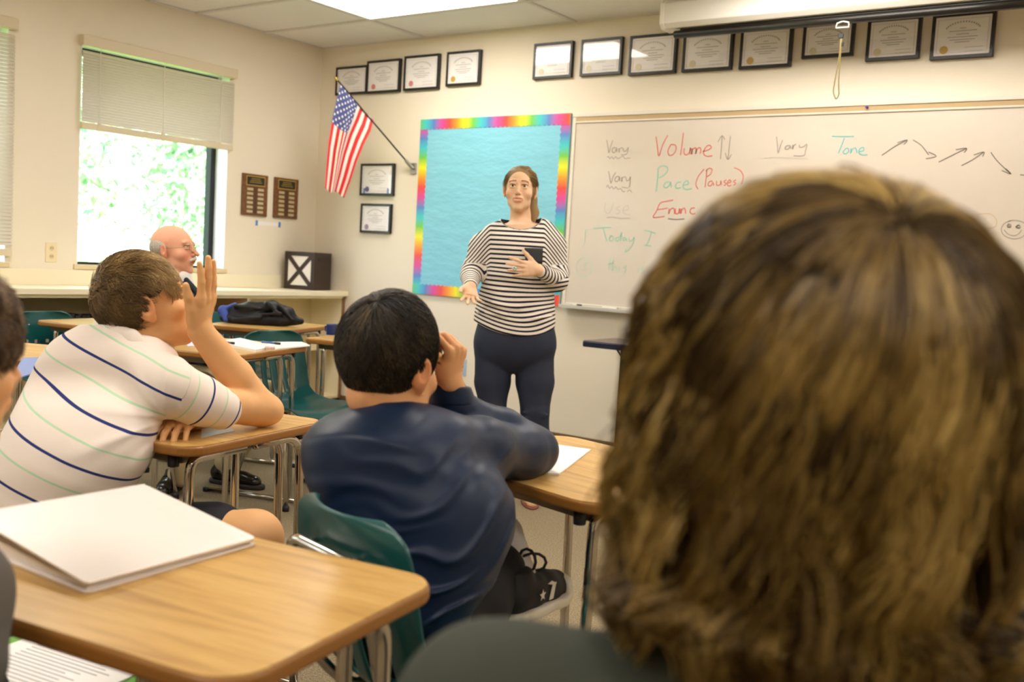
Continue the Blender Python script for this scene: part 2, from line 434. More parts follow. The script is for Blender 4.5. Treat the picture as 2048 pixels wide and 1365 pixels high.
plaque(-.595, 'walnut award plaque with twelve name plates beside the window')
plaque(-.308, 'walnut award plaque with twelve name plates beside the room corner')
t = empty('paper_strip', (0, -.455, 1.327), label='small white paper strip taped with blue tape under the plaques', cat='paper')
MB().box(0, -.10, -.013, .0008, .10, .013).obj('strip', m_paper, t)
for yy in (-.105, .105): MB().box(.0008, yy-.01, -.019, .0014, yy+.01, .019).obj('tape', mat('blue_tape', (84, 130, 190), .6), t)
# black X box on the counter, at the corner
m_box = mat('dark_card', (52, 36, 28), .5)
c0 = onplane(2, CT, 592, 577); c1 = onplane(2, CT, 661, 582); c0[2] = CT; c1[2] = CT
bx = empty('magazine_box', (.185, -.31, CT+.001), math.radians(16), label='dark brown cardboard box with a white cross pattern on the counter corner', cat='box')
W_, Dp, Hh = .245, .24, .27
MB().box(-W_/2, .004, 0, W_/2, Dp, Hh).obj('body', m_box, bx, bevel=.003)
fm = MB(); 
fm.box(-W_/2, -.004, 0, W_/2, .004, .03).box(-W_/2, -.004, Hh-.03, W_/2, .004, Hh).box(-W_/2, -.004, .03, -W_/2+.028, .004, Hh-.03).box(W_/2-.028, -.004, .03, W_/2, .004, Hh-.03)
for s in (-1, 1):
    a = np.array([-W_/2+.02, .02]); b = np.array([W_/2-.02, Hh-.02])
    if s < 0: a[1], b[1] = b[1], a[1]
    d = nrm(b-a); q = np.array([-d[1], d[0]])*.015
    q4 = [a+q, a-q, b-q, b+q]
    fm.add([(x, -.003+.001*s, z) for x, z in q4]+[(x, .004, z) for x, z in q4], [(0, 1, 2, 3), (4, 7, 6, 5), (0, 4, 5, 1), (1, 5, 6, 2), (2, 6, 7, 3), (3, 7, 4, 0)])
fm.obj('cross_frame', m_box, bx)
MB().box(-W_/2+.02, .001, .02, W_/2-.02, .0045, Hh-.02).obj('white_sheet', m_paper, bx)
MB().box(W_/2-.001, .05, Hh-.06, W_/2+.003, .10, Hh-.035).obj('grip_hole', m_black, bx)

# ------------------------------------------------------------ certificates
m_cglass = m_pglass
def arc_title(m, w, zc):
    for k in range(15):
        a = math.radians(150-k*120/14); r = w*.30
        x, z = r*math.cos(a), zc-r*.62+r*.62*math.sin(a)*1.0
        m.box(x-.0035, -.0010, z-.004, x+.0035, -.0006, z+.004)
def cert(x0, x1, z0, z1, seal, label, tape=False, corner=True):
    w, h = x1-x0, z1-z0
    t = empty('framed_certificate', ((x0+x1)/2, -.022, (z0+z1)/2), label=label, cat='certificate', group='framed certificates on the whiteboard wall')
    f = MB(); b = .017
    o = [(-w/2, -h/2), (w/2, -h/2), (w/2, h/2), (-w/2, h/2)]; i_ = [(-w/2+b, -h/2+b), (w/2-b, -h/2+b), (w/2-b, h/2-b), (-w/2+b, h/2-b)]
    vs = [(x, .021, z) for x, z in o]+[(x, -.004, z) for x, z in o]+[(x, -.004, z) for x, z in i_]+[(x, .003, z) for x, z in i_]
    fs = []
    for k in range(4):
        j = (k+1) % 4; fs += [(k, j, 4+j, 4+k), (4+k, 4+j, 8+j, 8+k), (8+k, 8+j, 12+j, 12+k)]
    f.add(vs, fs); f.obj('frame', m_black, t, bevel=.002)
    MB().box(-w/2+b-.002, .001, -h/2+b-.002, w/2-b+.002, .004, h/2-b+.002).obj('document', mat('document_white', (250, 246, 246), .6), t)
    L = MB(); arc_title(L, w, h*.30)
    for k, (ln, zz) in enumerate(((.05, .16), (.22, .10), (.10, .03), (.24, -.03), (.2, -.09), (.12, -.14))):
        L.box(-w*ln, -.0008, h*zz-.0016, w*ln, .0008, h*zz+.0016)
    L.box(w*.05, -.0008, -h*.27, w*.34, .0008, -h*.262).box(w*.05, -.0008, -h*.35, w*.34, .0008, -h*.343)
    e_ = .012
    for a0, a1, c0_, c1_ in ((-w/2+b+e_, w/2-b-e_, -h/2+b+e_, -h/2+b+e_+.0012), (-w/2+b+e_, w/2-b-e_, h/2-b-e_-.0012, h/2-b-e_), (-w/2+b+e_, -w/2+b+e_+.0012, -h/2+b+e_, h/2-b-e_), (w/2-b-e_-.0012, w/2-b-e_, -h/2+b+e_, h/2-b-e_)):
        L.box(a0, -.0006, c0_, a1, .0006, c1_)
    L.obj('lettering', mat('faint_print', (188, 182, 182), .7), t)
    s = MB(); k_ = 20; s.prism([(.019*(1+.06*(q % 2))*math.cos(2*math.pi*q/k_), .019*(1+.06*(q % 2))*math.sin(2*math.pi*q/k_)) for q in range(k_)], 0, .002)
    s.v = [(x-w*.28, -.0012+z, y-h*.30) for x, y, z in s.v]
    s.obj('seal', mat('seal_%d_%d_%d' % seal, seal, .45), t)
    if tape:
        for sx in (-1, 1): MB().box(sx*w*.36-.008, -.002, -h/2+b, sx*w*.36+.008, -.0012, -h/2+b+.035).obj('blue_clip', mat('blue_tape', (84, 130, 190), .6), t)
    MB().add([(-w/2+b-.002, -.0028, -h/2+b-.002), (w/2-b+.002, -.0028, -h/2+b-.002), (w/2-b+.002, -.0028, h/2-b+.002), (-w/2+b-.002, -.0028, h/2-b+.002)], [(0, 1, 2, 3)]).obj('glass', m_cglass, t)
GOLD, RED, PUR, BLU, CRM = (200, 164, 74), (214, 130, 128), (160, 140, 170), (100, 90, 140), (222, 212, 180)
certs = [(.175, .490, 2.295, 2.497, BLU, 'framed certificate in the corner half hidden by the flag pole tip'),
 (.484, .801, 2.293, 2.522, RED, 'framed certificate with a red seal overlapping the corner one, behind the flag'),
 (.837, 1.153, 2.295, 2.532, RED, 'framed certificate with a pinkish red seal, third from the room corner'),
 (1.217, 1.502, 2.307, 2.534, GOLD, 'framed certificate with a bright gold seal above the blue bulletin board'),
 (1.926, 2.215, 2.314, 2.536, CRM, 'framed certificate above the right corner of the bulletin board, before the wide gap'),
 (2.276, 2.564, 2.313, 2.534, CRM, 'framed certificate above the left end of the whiteboard'),
 (2.614, 2.923, 2.299, 2.530, CRM, 'framed certificate touching the left end of the projector screen bar'),
 (2.963, 3.268, 2.298, 2.519, CRM, 'framed certificate second from the left under the projector screen'),
 (3.311, 3.606, 2.294, 2.510, GOLD, 'framed certificate under the projector screen, just left of the pull cord'),
 (3.664, 3.936, 2.328, 2.508, CRM, 'framed certificate directly behind the hanging pull cord'),
 (4.002, 4.267, 2.293, 2.504, CRM, 'framed certificate just right of the pull cord'),
 (4.318, 4.608, 2.279, 2.499, GOLD, 'framed certificate farthest right above the whiteboard'),
 (.467, .787, 1.571, 1.798, BLU, 'framed certificate with a blue seal and blue clips below the flag pole'),
 (.485, .776, 1.305, 1.514, PUR, 'framed certificate with a purple seal, lowest on the wall')]
for k, c in enumerate(certs): cert(c[0], c[1], c[2], c[3], c[4], c[5], tape=(k == 12))

# ------------------------------------------------------------ bulletin board
bb = empty('bulletin_board', (0, 0, 0), label='light blue paper bulletin board with scalloped rainbow border behind the woman', cat='bulletin board')
m_bp = mat('blue_paper', (130, 200, 222), .8); n = NT(m_bp); v = n.obj((1, 1, 2.5)); n.bump(n.noise(v, 4, 5, .6), .6, .02); n.base(n.mix(n.noise(v, 2.5, 3), (124, 196, 219), (140, 206, 226)))
x0, x1, z0, z1 = 1.010, 2.228, .900, 2.095
MB().box(x0, -.016, z0, x1, -.002, z1).obj('paper', m_bp, bb)
def rainbow(axis, ph):
    m = mat('rainbow_print_%d' % axis, (255, 0, 0), .5); n = NT(m); tc = n.n('ShaderNodeTexCoord'); sx = n.n('ShaderNodeSeparateXYZ'); n.l(tc.outputs['Object'], sx.inputs[0])
    q = n.math('FRACT', n.math('ADD', n.math('MULTIPLY', sx.outputs[axis], 1/.47), ph))
    n.base(n.ramp(q, [(0, (234, 78, 62)), (.14, (244, 160, 44)), (.27, (246, 234, 44)), (.42, (116, 200, 74)), (.56, (64, 200, 206)), (.70, (90, 134, 204)), (.85, (220, 76, 160)), (1, (234, 78, 62))]))
    return m
m_rbx = rainbow(0, .30); m_rbz = rainbow(2, .52)
def scallop(L, wd, amp=.008, per=.036):
    pts = [(0, 0), (L, 0)]; k = int(L/.006)
    for i in range(k+1):
        s = L-L*i/k; pts.append((s, wd+amp*abs(math.sin(math.pi*s/per))-amp*.5))
    return pts
for nm, L, f in (('top', x1-x0, lambda s, d: (x0+s, z1-d)), ('bottom', x1-x0, lambda s, d: (x0+s, z0+d)), ('left', z1-z0, lambda s, d: (x0+d, z0+s)), ('right', z1-z0, lambda s, d: (x1-d, z0+s))):
    pts = [f(s, d) for s, d in scallop(L, .068)]
    yy = -.019 if nm in ('top', 'bottom') else -.0175
    k = len(pts); m = MB(); m.add([(x, yy, z) for x, z in pts]+[(x, yy+.0014, z) for x, z in pts], [tuple(range(k)), tuple(range(2*k-1, k-1, -1))]+[(i, k+i, k+(i+1) % k, (i+1) % k) for i in range(k)])
    m.obj('border_strip', m_rbx if nm in ('top', 'bottom') else m_rbz, bb)

# ------------------------------------------------------------ whiteboard
m_wb = mat('whiteboard_surface', (226, 216, 202), .18, spec=.5); n = NT(m_wb); v = n.obj((1, 1, 1)); n.base(n.mix(n.noise(v, 2.2, 4, .6), (212, 201, 185), (224, 214, 199)))
wb = empty('whiteboard', (0, 0, 0), label='wide whiteboard with faint marker writing on the wall right of the bulletin board', cat='whiteboard')
A0, A1, B0, B1 = 2.247, 5.90, .907, 2.085
MB().box(A0+.02, -.012, B0+.02, A1-.02, 0, B1-.045).obj('board_surface', m_wb, wb)
MB().box(A0, -.02, B0, A0+.022, 0, B1).box(A1-.022, -.02, B0, A1, 0, B1).box(A0+.022, -.02, B0, A1-.022, 0, B0+.02).obj('edge_trim', m_wbframe, wb, bevel=.002)
MB().box(A0, -.024, B1-.016, A1, 0, B1+.006).box(A0+.022, -.02, B1-.052, A1-.022, 0, B1-.042).obj('top_rail', m_wbframe, wb, bevel=.002)
MB().box(A0+.01, -.018, B1-.042, A1-.01, 0, B1-.016).obj('cork_strip', m_cork, wb)
MB().box(A0+.02, -.085, B0-.012, A1-.02, -.0, B0+.002).box(A0+.02, -.088, B0-.012, A1-.02, -.083, B0+.010).obj('marker_tray', m_alu, wb, bevel=.002)
pn = empty('push_pin', (4.035, -.022, 2.058), label='purple push pin in the cork strip above the whiteboard', cat='push pin')
q = MB().lathe([(.006, 0), (.004, .008), (.007, .014), (.006, .016)], n=12); q.v = [(x, -z, y) for x, y, z in q.v]; q.obj('head', mat('purple_plastic', (90, 60, 150), .4), pn, True)
MB().tube([(0, .0, 0), (0, .015, 0)], .0012, 6).obj('needle', m_steel, pn)
er = empty('marker', (2.36, -.05, B0+.010), label='dark marker cap lying at the left end of the whiteboard tray', cat='marker')
MB().tube([(-.03, 0, 0), (.02, 0, 0)], .007, 10).obj('barrel', m_alu, er, True); MB().tube([(.02, 0, 0), (.05, 0, 0)], .008, 10).obj('cap', m_dark, er, True)
for k, x in enumerate((2.62, 2.84)):
    er = empty('marker', (x, -.05, B0+.010), label=('white marker lying on the whiteboard tray' if k == 0 else 'pale marker lying near the hair on the whiteboard tray'), cat='marker')
    MB().tube([(-.06, 0, 0), (.04, 0, 0)], .006, 10).obj('barrel', m_paper, er, True); MB().tube([(.04, 0, 0), (.065, 0, 0)], .007, 10).obj('cap', m_steel, er, True)

# handwriting: strokes traced in the photograph, laid on the board plane
GRY, RDM, TEA, FNT, DKG = (168, 158, 148), (224, 112, 104), (140, 206, 182), (200, 190, 178), (120, 112, 102)
def stroke_mesh(strokes, wdt, sm=True):
    m = MB()
    for st in strokes:
        pts = [onplane(1, -.0135, x, y)[[0, 2]] for x, y in st]
        if sm and len(pts) > 2:
            q = [pts[0]]
            pp = [pts[0]]+pts+[pts[-1]]
            for i in range(1, len(pp)-2):
                for t in (.25, .5, .75, 1):
                    a, b, c, d = pp[i-1:i+3]
                    q.append(.5*((2*b)+(-a+c)*t+(2*a-5*b+4*c-d)*t*t+(-a+3*b-3*c+d)*t**3))
            pts = q
        L, Rr = [], []
        for i, p in enumerate(pts):
            a, b = pts[max(i-1, 0)], pts[min(i+1, len(pts)-1)]
            t = b-a; l = np.hypot(*t)
            if l < 1e-9: t = np.array([1., 0]); l = 1
            nn = np.array([-t[1], t[0]])/l*wdt/2; L.append(p+nn); Rr.append(p-nn)
        k = len(pts); m.add([(p[0], -.0135, p[1]) for p in L+Rr], [(i, i+1, k+i+1, k+i) for i in range(k-1)])
    return m
def writing(ox, oy, sc, strokes, rgb, wd=.0062):
    wd *= .88; rgb = tuple(int(c+(222-c)*(.10 if rgb[0] > 215 else 0)) for c in rgb)
    st = [[(ox+x/sc, oy+y/sc) for x, y in s] for s in strokes]
    o = stroke_mesh(st, wd).obj('marker_writing', mat('ink_%d_%d_%d' % rgb, rgb, .5), wb); return o
# crop A: origin (1130,240) scale 3.792 ; crop B: origin (1500,240) scale 3.737
cA = (1130, 240, 3.792); cB = (1500, 240, 3.737)
# Vary (row 1)
writing(*cA, [[(315, 150), (325, 200), (333, 250), (345, 205), (362, 155)], [(385, 210), (362, 215), (358, 240), (375, 248), (388, 225), (390, 212), (394, 245)], [(408, 215), (412, 248), (410, 225), (425, 212), (438, 216)], [(440, 215), (448, 240), (465, 232), (480, 208), (475, 240), (462, 262), (425, 265)]], GRY)
writing(*cA, [[(318, 285), (330, 278), (340, 295), (355, 280), (368, 296), (385, 280), (400, 294), (425, 282), (440, 275), (455, 295), (475, 290), (495, 290)]], GRY, .005)
writing(*cA, [[(690, 125), (700, 200), (712, 275), (740, 190), (780, 115)], [(800, 190), (780, 235), (790, 268), (820, 262), (842, 225), (835, 190), (800, 188)], [(898, 98), (888, 180), (876, 268)], [(905, 215), (903, 255), (925, 265), (945, 240), (952, 210), (946, 262)], [(965, 215), (960, 262), (968, 225), (990, 212), (995, 235), (990, 258), (1000, 225), (1020, 210), (1030, 225), (1024, 258)], [(1045, 240), (1085, 228), (1110, 208), (1090, 192), (1062, 215), (1050, 255), (1075, 276), (1118, 272)]], RDM, .0075)
writing(*cA, [[(1178, 298), (1186, 210), (1192, 120)], [(1160, 168), (1190, 120), (1212, 150)], [(1255, 122), (1245, 210), (1235, 300)], [(1215, 250), (1235, 300), (1262, 262)]], GRY, .0062)
# Vary (row 2)
writing(*cA, [[(330, 388), (338, 430), (348, 480), (365, 430), (385, 398)], [(408, 428), (385, 435), (378, 460), (395, 468), (410, 445), (412, 430), (416, 465)], [(430, 435), (432, 468), (432, 445), (450, 432), (462, 436)], [(462, 436), (468, 462), (485, 455), (496, 432), (492, 480), (485, 512)]], GRY)
writing(*cA, [[(315, 512), (325, 495), (338, 520), (355, 505), (370, 525), (385, 508), (402, 528), (420, 520), (440, 545), (455, 540)], [(430, 510), (480, 518)], [(470, 548), (490, 532), (508, 552)]], GRY, .005)
writing(*cA, [[(706, 380), (702, 450), (690, 545)], [(700, 375), (730, 350), (770, 355), (778, 385), (750, 420), (712, 440)], [(790, 470), (762, 475), (750, 505), (770, 515), (795, 490), (800, 470), (806, 512)], [(880, 470), (850, 478), (838, 505), (850, 520), (880, 512)], [(900, 495), (935, 485), (928, 462), (905, 475), (895, 510), (920, 528), (962, 520)]], TEA, .0075)
writing(*cA, [[(1055, 372), (1010, 430), (992, 490), (1010, 525)], [(1075, 380), (1070, 440), (1062, 512)], [(1068, 390), (1090, 368), (1115, 375), (1105, 410), (1075, 432)], [(1120, 465), (1095, 468), (1085, 495), (1105, 500), (1122, 475), (1128, 498)], [(1150, 462), (1150, 495), (1175, 492), (1182, 460), (1186, 495)], [(1225, 455), (1205, 468), (1222, 485), (1205, 500)], [(1230, 480), (1258, 472), (1248, 455), (1230, 480), (1240, 502), (1262, 496)], [(1298, 455), (1278, 468), (1296, 482), (1278, 498)], [(1282, 362), (1330, 385), (1352, 430), (1340, 490)]], RDM, .0065)
writing(*cA, [[(305, 630), (302, 690), (330, 710), (350, 680), (368, 632)], [(420, 655), (395, 665), (395, 680), (415, 690), (405, 712), (385, 712)], [(440, 690), (480, 678), (475, 650), (448, 665), (440, 700), (465, 718), (495, 716)]], FNT)
writing(*cA, [[(318, 742), (360, 738), (420, 748), (495, 746)]], GRY, .004)
writing(*cA, [[(820, 608), (770, 618), (722, 632), (695, 690), (668, 738), (710, 738), (755, 732)], [(702, 680), (745, 676), (778, 668)], [(790, 672), (785, 715), (800, 680), (825, 672), (830, 715)], [(838, 672), (838, 708), (858, 710), (868, 672), (870, 712)], [(880, 672), (878, 712), (888, 680), (908, 672), (915, 712)], [(985, 668), (958, 672), (948, 700), (968, 715), (990, 710)]], RDM, .0075)
writing(*cA, [[(782, 750), (840, 756), (905, 752)]], DKG, .0065)
writing(*cA, [[(215, 822), (280, 818), (350, 816)], [(290, 822), (302, 870), (318, 920)], [(345, 880), (335, 905), (352, 920), (368, 900), (358, 880), (342, 882)], [(405, 890), (385, 898), (388, 918), (405, 912), (432, 850), (420, 920)], [(455, 890), (438, 900), (445, 918), (462, 900), (466, 918)], [(485, 895), (490, 920), (512, 910), (525, 890), (515, 940), (485, 985), (458, 1000), (462, 980)]], TEA, .0055)
writing(*cA, [[(602, 838), (640, 845), (688, 862)], [(655, 848), (640, 900), (618, 952)], [(600, 950), (655, 958)]], TEA, .0055)
writing(*cA, [[(158, 835), (152, 880), (150, 930), (135, 950), (115, 942)], [(145, 838), (185, 832)]], (196, 214, 200), .005)
writing(*cA, [[(140, 1040), (95, 1075), (85, 1130), (105, 1180), (150, 1192), (190, 1160), (200, 1110), (180, 1060), (140, 1042)], [(130, 1085), (170, 1082), (145, 1110), (165, 1135), (125, 1140)]], (186, 214, 196), .005)
writing(*cA, [[(345, 1045), (335, 1100), (330, 1145)], [(318, 1100), (365, 1085)], [(370, 1045), (362, 1100), (358, 1148), (372, 1115), (388, 1120), (392, 1148)], [(412, 1110), (410, 1150)], [(465, 1108), (445, 1120), (460, 1140), (442, 1165)], [(555, 1125), (552, 1160)], [(600, 1110), (580, 1130), (598, 1150), (580, 1165)]], (170, 212, 190), .0055)
# row 1, right half
writing(*cB, [[(198, 125), (205, 190), (210, 248), (228, 190), (245, 150)], [(300, 190), (272, 195), (262, 215), (285, 220), (300, 195), (305, 215)], [(320, 185), (318, 220), (325, 195), (345, 180)], [(370, 185), (372, 205), (400, 200), (425, 182), (415, 230), (400, 268), (325, 268)]], GRY)
writing(*cB, [[(105, 285), (200, 280), (330, 288), (440, 292)]], FNT, .004)
writing(*cB, [[(612, 122), (700, 124), (778, 122)], [(705, 135), (685, 190), (660, 250)], [(715, 215), (695, 240), (712, 255), (738, 235), (730, 212), (712, 215)], [(755, 212), (752, 250), (765, 218), (790, 212), (800, 248)], [(815, 238), (850, 228), (845, 205), (820, 218), (815, 248), (840, 262), (878, 260)]], (110, 196, 196), .0065)
for st in ([[(985, 265), (1080, 200), (1175, 150)], [(1100, 170), (1175, 150), (1150, 185)]], [[(1218, 150), (1280, 190), (1335, 262)], [(1335, 240), (1392, 272), (1315, 290)]], [[(1410, 315), (1520, 260), (1618, 212)], [(1538, 222), (1618, 212), (1600, 245)]],
           [[(1580, 342), (1660, 300), (1748, 240)], [(1672, 262), (1748, 240), (1738, 275)]], [[(1800, 242), (1850, 310), (1950, 405)], [(1882, 378), (1950, 405), (1912, 365)]], [[(2018, 410), (2070, 414)]]):
    writing(*cB, st, DKG, .0048)
writing(*cB, [[(1680, 715), (1655, 760), (1690, 800), (1760, 812), (1830, 800), (1842, 750), (1800, 705), (1740, 702), (1690, 712)], [(1700, 740), (1712, 735)], [(1750, 740), (1768, 742)], [(1720, 785), (1765, 782)]], (206, 180, 150), .004)
writing(*cB, [[(1950, 752), (1900, 775), (1878, 820), (1900, 865), (1960, 888), (2020, 882), (2060, 850), (2070, 800), (2040, 765), (1980, 750), (1930, 756)], [(1900, 822), (1930, 855), (1975, 866), (2010, 850), (2030, 822)], [(1920, 790), (1945, 780), (1950, 800), (1925, 802), (1935, 776), (1942, 804), (1918, 790)], [(1985, 800), (2010, 785), (2022, 805), (1990, 808), (2005, 784), (2012, 810), (1984, 798)]], GRY, .0045)

# ------------------------------------------------------------ projector screen housing
ps = empty('projector_screen', (0, 0, 0), label='white rolled up projector screen housing with black lower bar hung above the whiteboard', cat='projector screen')
Xa, Xb = 3.00, 5.7; Zc = 2.545
prof = [(-.045, -.075), (.045, -.075), (.07, -.05), (.07, .055), (.045, .075), (-.045, .075), (-.07, .055), (-.07, -.05)]
k = 8; m = MB(); m.add([(Xa+.01, -.30+a, Zc+b) for a, b in prof]+[(Xb, -.30+a, Zc+b) for a, b in prof], [tuple(range(k)), tuple(range(2*k-1, k-1, -1))]+[(i, k+i, k+(i+1) % k, (i+1) % k) for i in range(k)])
m.obj('housing', m_white, ps, bevel=.004)
m = MB(); m.add([(Xa-.012, -.30+a*1.06, Zc+b*1.06) for a, b in prof]+[(Xa+.012, -.30+a*1.06, Zc+b*1.06) for a, b in prof], [tuple(range(k)), tuple(range(2*k-1, k-1, -1))]+[(i, k+i, k+(i+1) % k, (i+1) % k) for i in range(k)])
m.obj('end_cap', m_white, ps, bevel=.004)
MB().tube([(Xa+.06, -.32, Zc-.105), (Xb, -.32, Zc-.105)], .021, 14).obj('lower_bar', m_black, ps, True)
MB().box(Xa+.09, -.322, Zc-.10, Xb-.05, -.316, Zc-.05).obj('screen_fabric', m_black, ps)
for x in (Xa+.05, 4.4): MB().box(x-.015, -.305, Zc+.07, x+.015, -.295, H-.002).obj('bracket', m_steel, ps)
hx = onplane(1, -.335, 1685, 55)
hp = MB(); hp.tube([(hx[0]-.032, -.335, hx[2]-.0), (hx[0]-.028, -.335, hx[2]+.022), (hx[0], -.335, hx[2]+.03), (hx[0]+.028, -.335, hx[2]+.022), (hx[0]+.032, -.335, hx[2]), (hx[0]-.032, -.335, hx[2])], .004, 8)
hp.obj('pull_handle', m_white, ps, True)
a = onplane(1, -.34, 1682, 68); b = onplane(1, -.34, 1672, 200)
cordp = [a, onplane(1, -.34, 1679, 110), onplane(1, -.34, 1670, 160), onplane(1, -.34, 1666, 185), b, onplane(1, -.34, 1678, 190), onplane(1, -.34, 1677, 165), onplane(1, -.34, 1681, 110), onplane(1, -.34, 1684, 70)]
pc = empty('pull_cord', a, label='thin olive loop cord hanging from the projector screen handle', cat='cord')
cm = MB().tube([q-a for q in bend(cordp, .03, 4)], .0032, 8); cm.obj('loop', mat('olive_cord', (128, 112, 66), .7), pc, True)
kn = onplane(1, -.34, 1682, 72)-a; MB().box(kn[0]-.012, -.006, kn[2]-.012, kn[0]+.012, .006, kn[2]+.01).obj('clasp', m_dark, pc, bevel=.002)
kk = onplane(1, -.34, 1685, 90)-a; MB().tube([kn, kk], .0025, 6).tube([kk+[0, 0, .012], kk-[0, 0, .008]], .006, 8).obj('cord_stop', m_dark, pc)

# ------------------------------------------------------------ flag
fl = empty('wall_flag', (0, 0, 0), label='small stars and stripes flag hanging from an angled pole near the corner', cat='flag')
pb, pt = np.array([.954, -.02, 1.765]), np.array([.596, -.45, 2.336])
MB().tube([pb, pb+(pt-pb)*.955], .0055, 10).obj('pole', mat('pole_black', (36, 32, 22), .35), fl, True)
q = pb+(pt-pb)*.95; MB().tube([q, q+(pt-q)*.5, pt], [.008, .009, .003], 10).obj('finial', m_gold, fl, True)
MB().box(.93, -.012, 1.725, .978, 0, 1.80).tube([pb-(pt-pb)*.01, pb+(pt-pb)*.09], .012, 12).obj('bracket', m_steel, fl)
NU, NV = 60, 60
# left and right silhouettes with depth of pole at each u
lft = [(681, 168), (672, 205), (663, 245), (656, 290), (652, 335), (649, 376)]
rgt = [(747, 241), (741, 262), (727, 290), (713, 325), (701, 362), (688, 396)]
def interp(pts, t):
    pts = np.array(pts, float); s = np.linspace(0, 1, len(pts)); return np.array([np.interp(t, s, pts[:, 0]), np.interp(t, s, pts[:, 1])])
dL = (pt+(pb-pt)*.06-CAM)@CF; dR = (pt+(pb-pt)*.53-CAM)@CF
V = []
for j in range(NV+1):
    tv = j/NV; A_, B_ = interp(lft, tv), interp(rgt, tv)
    for i in range(NU+1):
        u_ = i/NU
        # on the pole the edge is straight, lower down cloth gathers in a fold
        g = tv**.7
        uu = u_+g*.13*math.sin(u_*math.pi*2.3)*math.sin(math.pi*min(1, u_*1.02))
        uu = min(max(uu, 0), 1)
        px = A_+(B_-A_)*uu; px[1] += g*9*math.sin(uu*7.0)*(1-uu)*uu*2
        d = dL+(dR-dL)*u_+g*.045*math.sin(u_*math.pi*3.2+.6)
        V.append(P(px[0], px[1], d))
me = bpy.data.meshes.new('flag_cloth'); F = [(j*(NU+1)+i, j*(NU+1)+i+1, (j+1)*(NU+1)+i+1, (j+1)*(NU+1)+i) for j in range(NV) for i in range(NU)]
me.from_pydata([tuple(q) for q in V], [], F)
uvl = me.uv_layers.new(name='UVMap'); UV = np.array([(i/NU, j/NV) for j in range(NV+1) for i in range(NU+1)])
li = np.zeros(len(me.loops), int); me.loops.foreach_get('vertex_index', li); uvl.data.foreach_set('uv', UV[li].ravel().astype(np.float32))
m_flag = mat('flag_cloth', (200, 30, 40), .7); n = NT(m_flag); uvn = n.n('ShaderNodeUVMap'); uvn.uv_map = 'UVMap'; sp = n.n('ShaderNodeSeparateXYZ'); n.l(uvn.outputs[0], sp.inputs[0])
U, Vv = sp.outputs[0], sp.outputs[1]
st = n.math('GREATER_THAN', n.math('MODULO', n.math('MULTIPLY', U, 13), 2), .999999)
stripe = n.mix(n.math('LESS_THAN', n.math('MODULO', n.math('MULTIPLY', n.math('SUBTRACT', 1, U), 13), 2), 1), (240, 232, 226), (212, 50, 48))
cu = n.math('MULTIPLY', U, 9/.539); cv = n.math('MULTIPLY', Vv, 11/.40)
par = n.math('MODULO', n.math('ADD', n.math('FLOOR', cu), n.math('FLOOR', cv)), 2)
fu = n.math('SUBTRACT', n.math('FRACT', cu), .5); fv = n.math('SUBTRACT', n.math('FRACT', cv), .5)
rr = n.math('ADD', n.math('MULTIPLY', fu, fu), n.math('MULTIPLY', fv, fv))
star = n.math('MULTIPLY', n.math('LESS_THAN', rr, .10), n.math('LESS_THAN', par, .5))
canton = n.math('MULTIPLY', n.math('LESS_THAN', U, .539), n.math('LESS_THAN', Vv, .40))
n.base(n.mix(canton, stripe, n.mix(star, (74, 84, 140), (240, 236, 232))))
fo = link('cloth', me, m_flag, fl, True); so = fo.modifiers.new('s', 'SOLIDIFY'); so.thickness = .0015
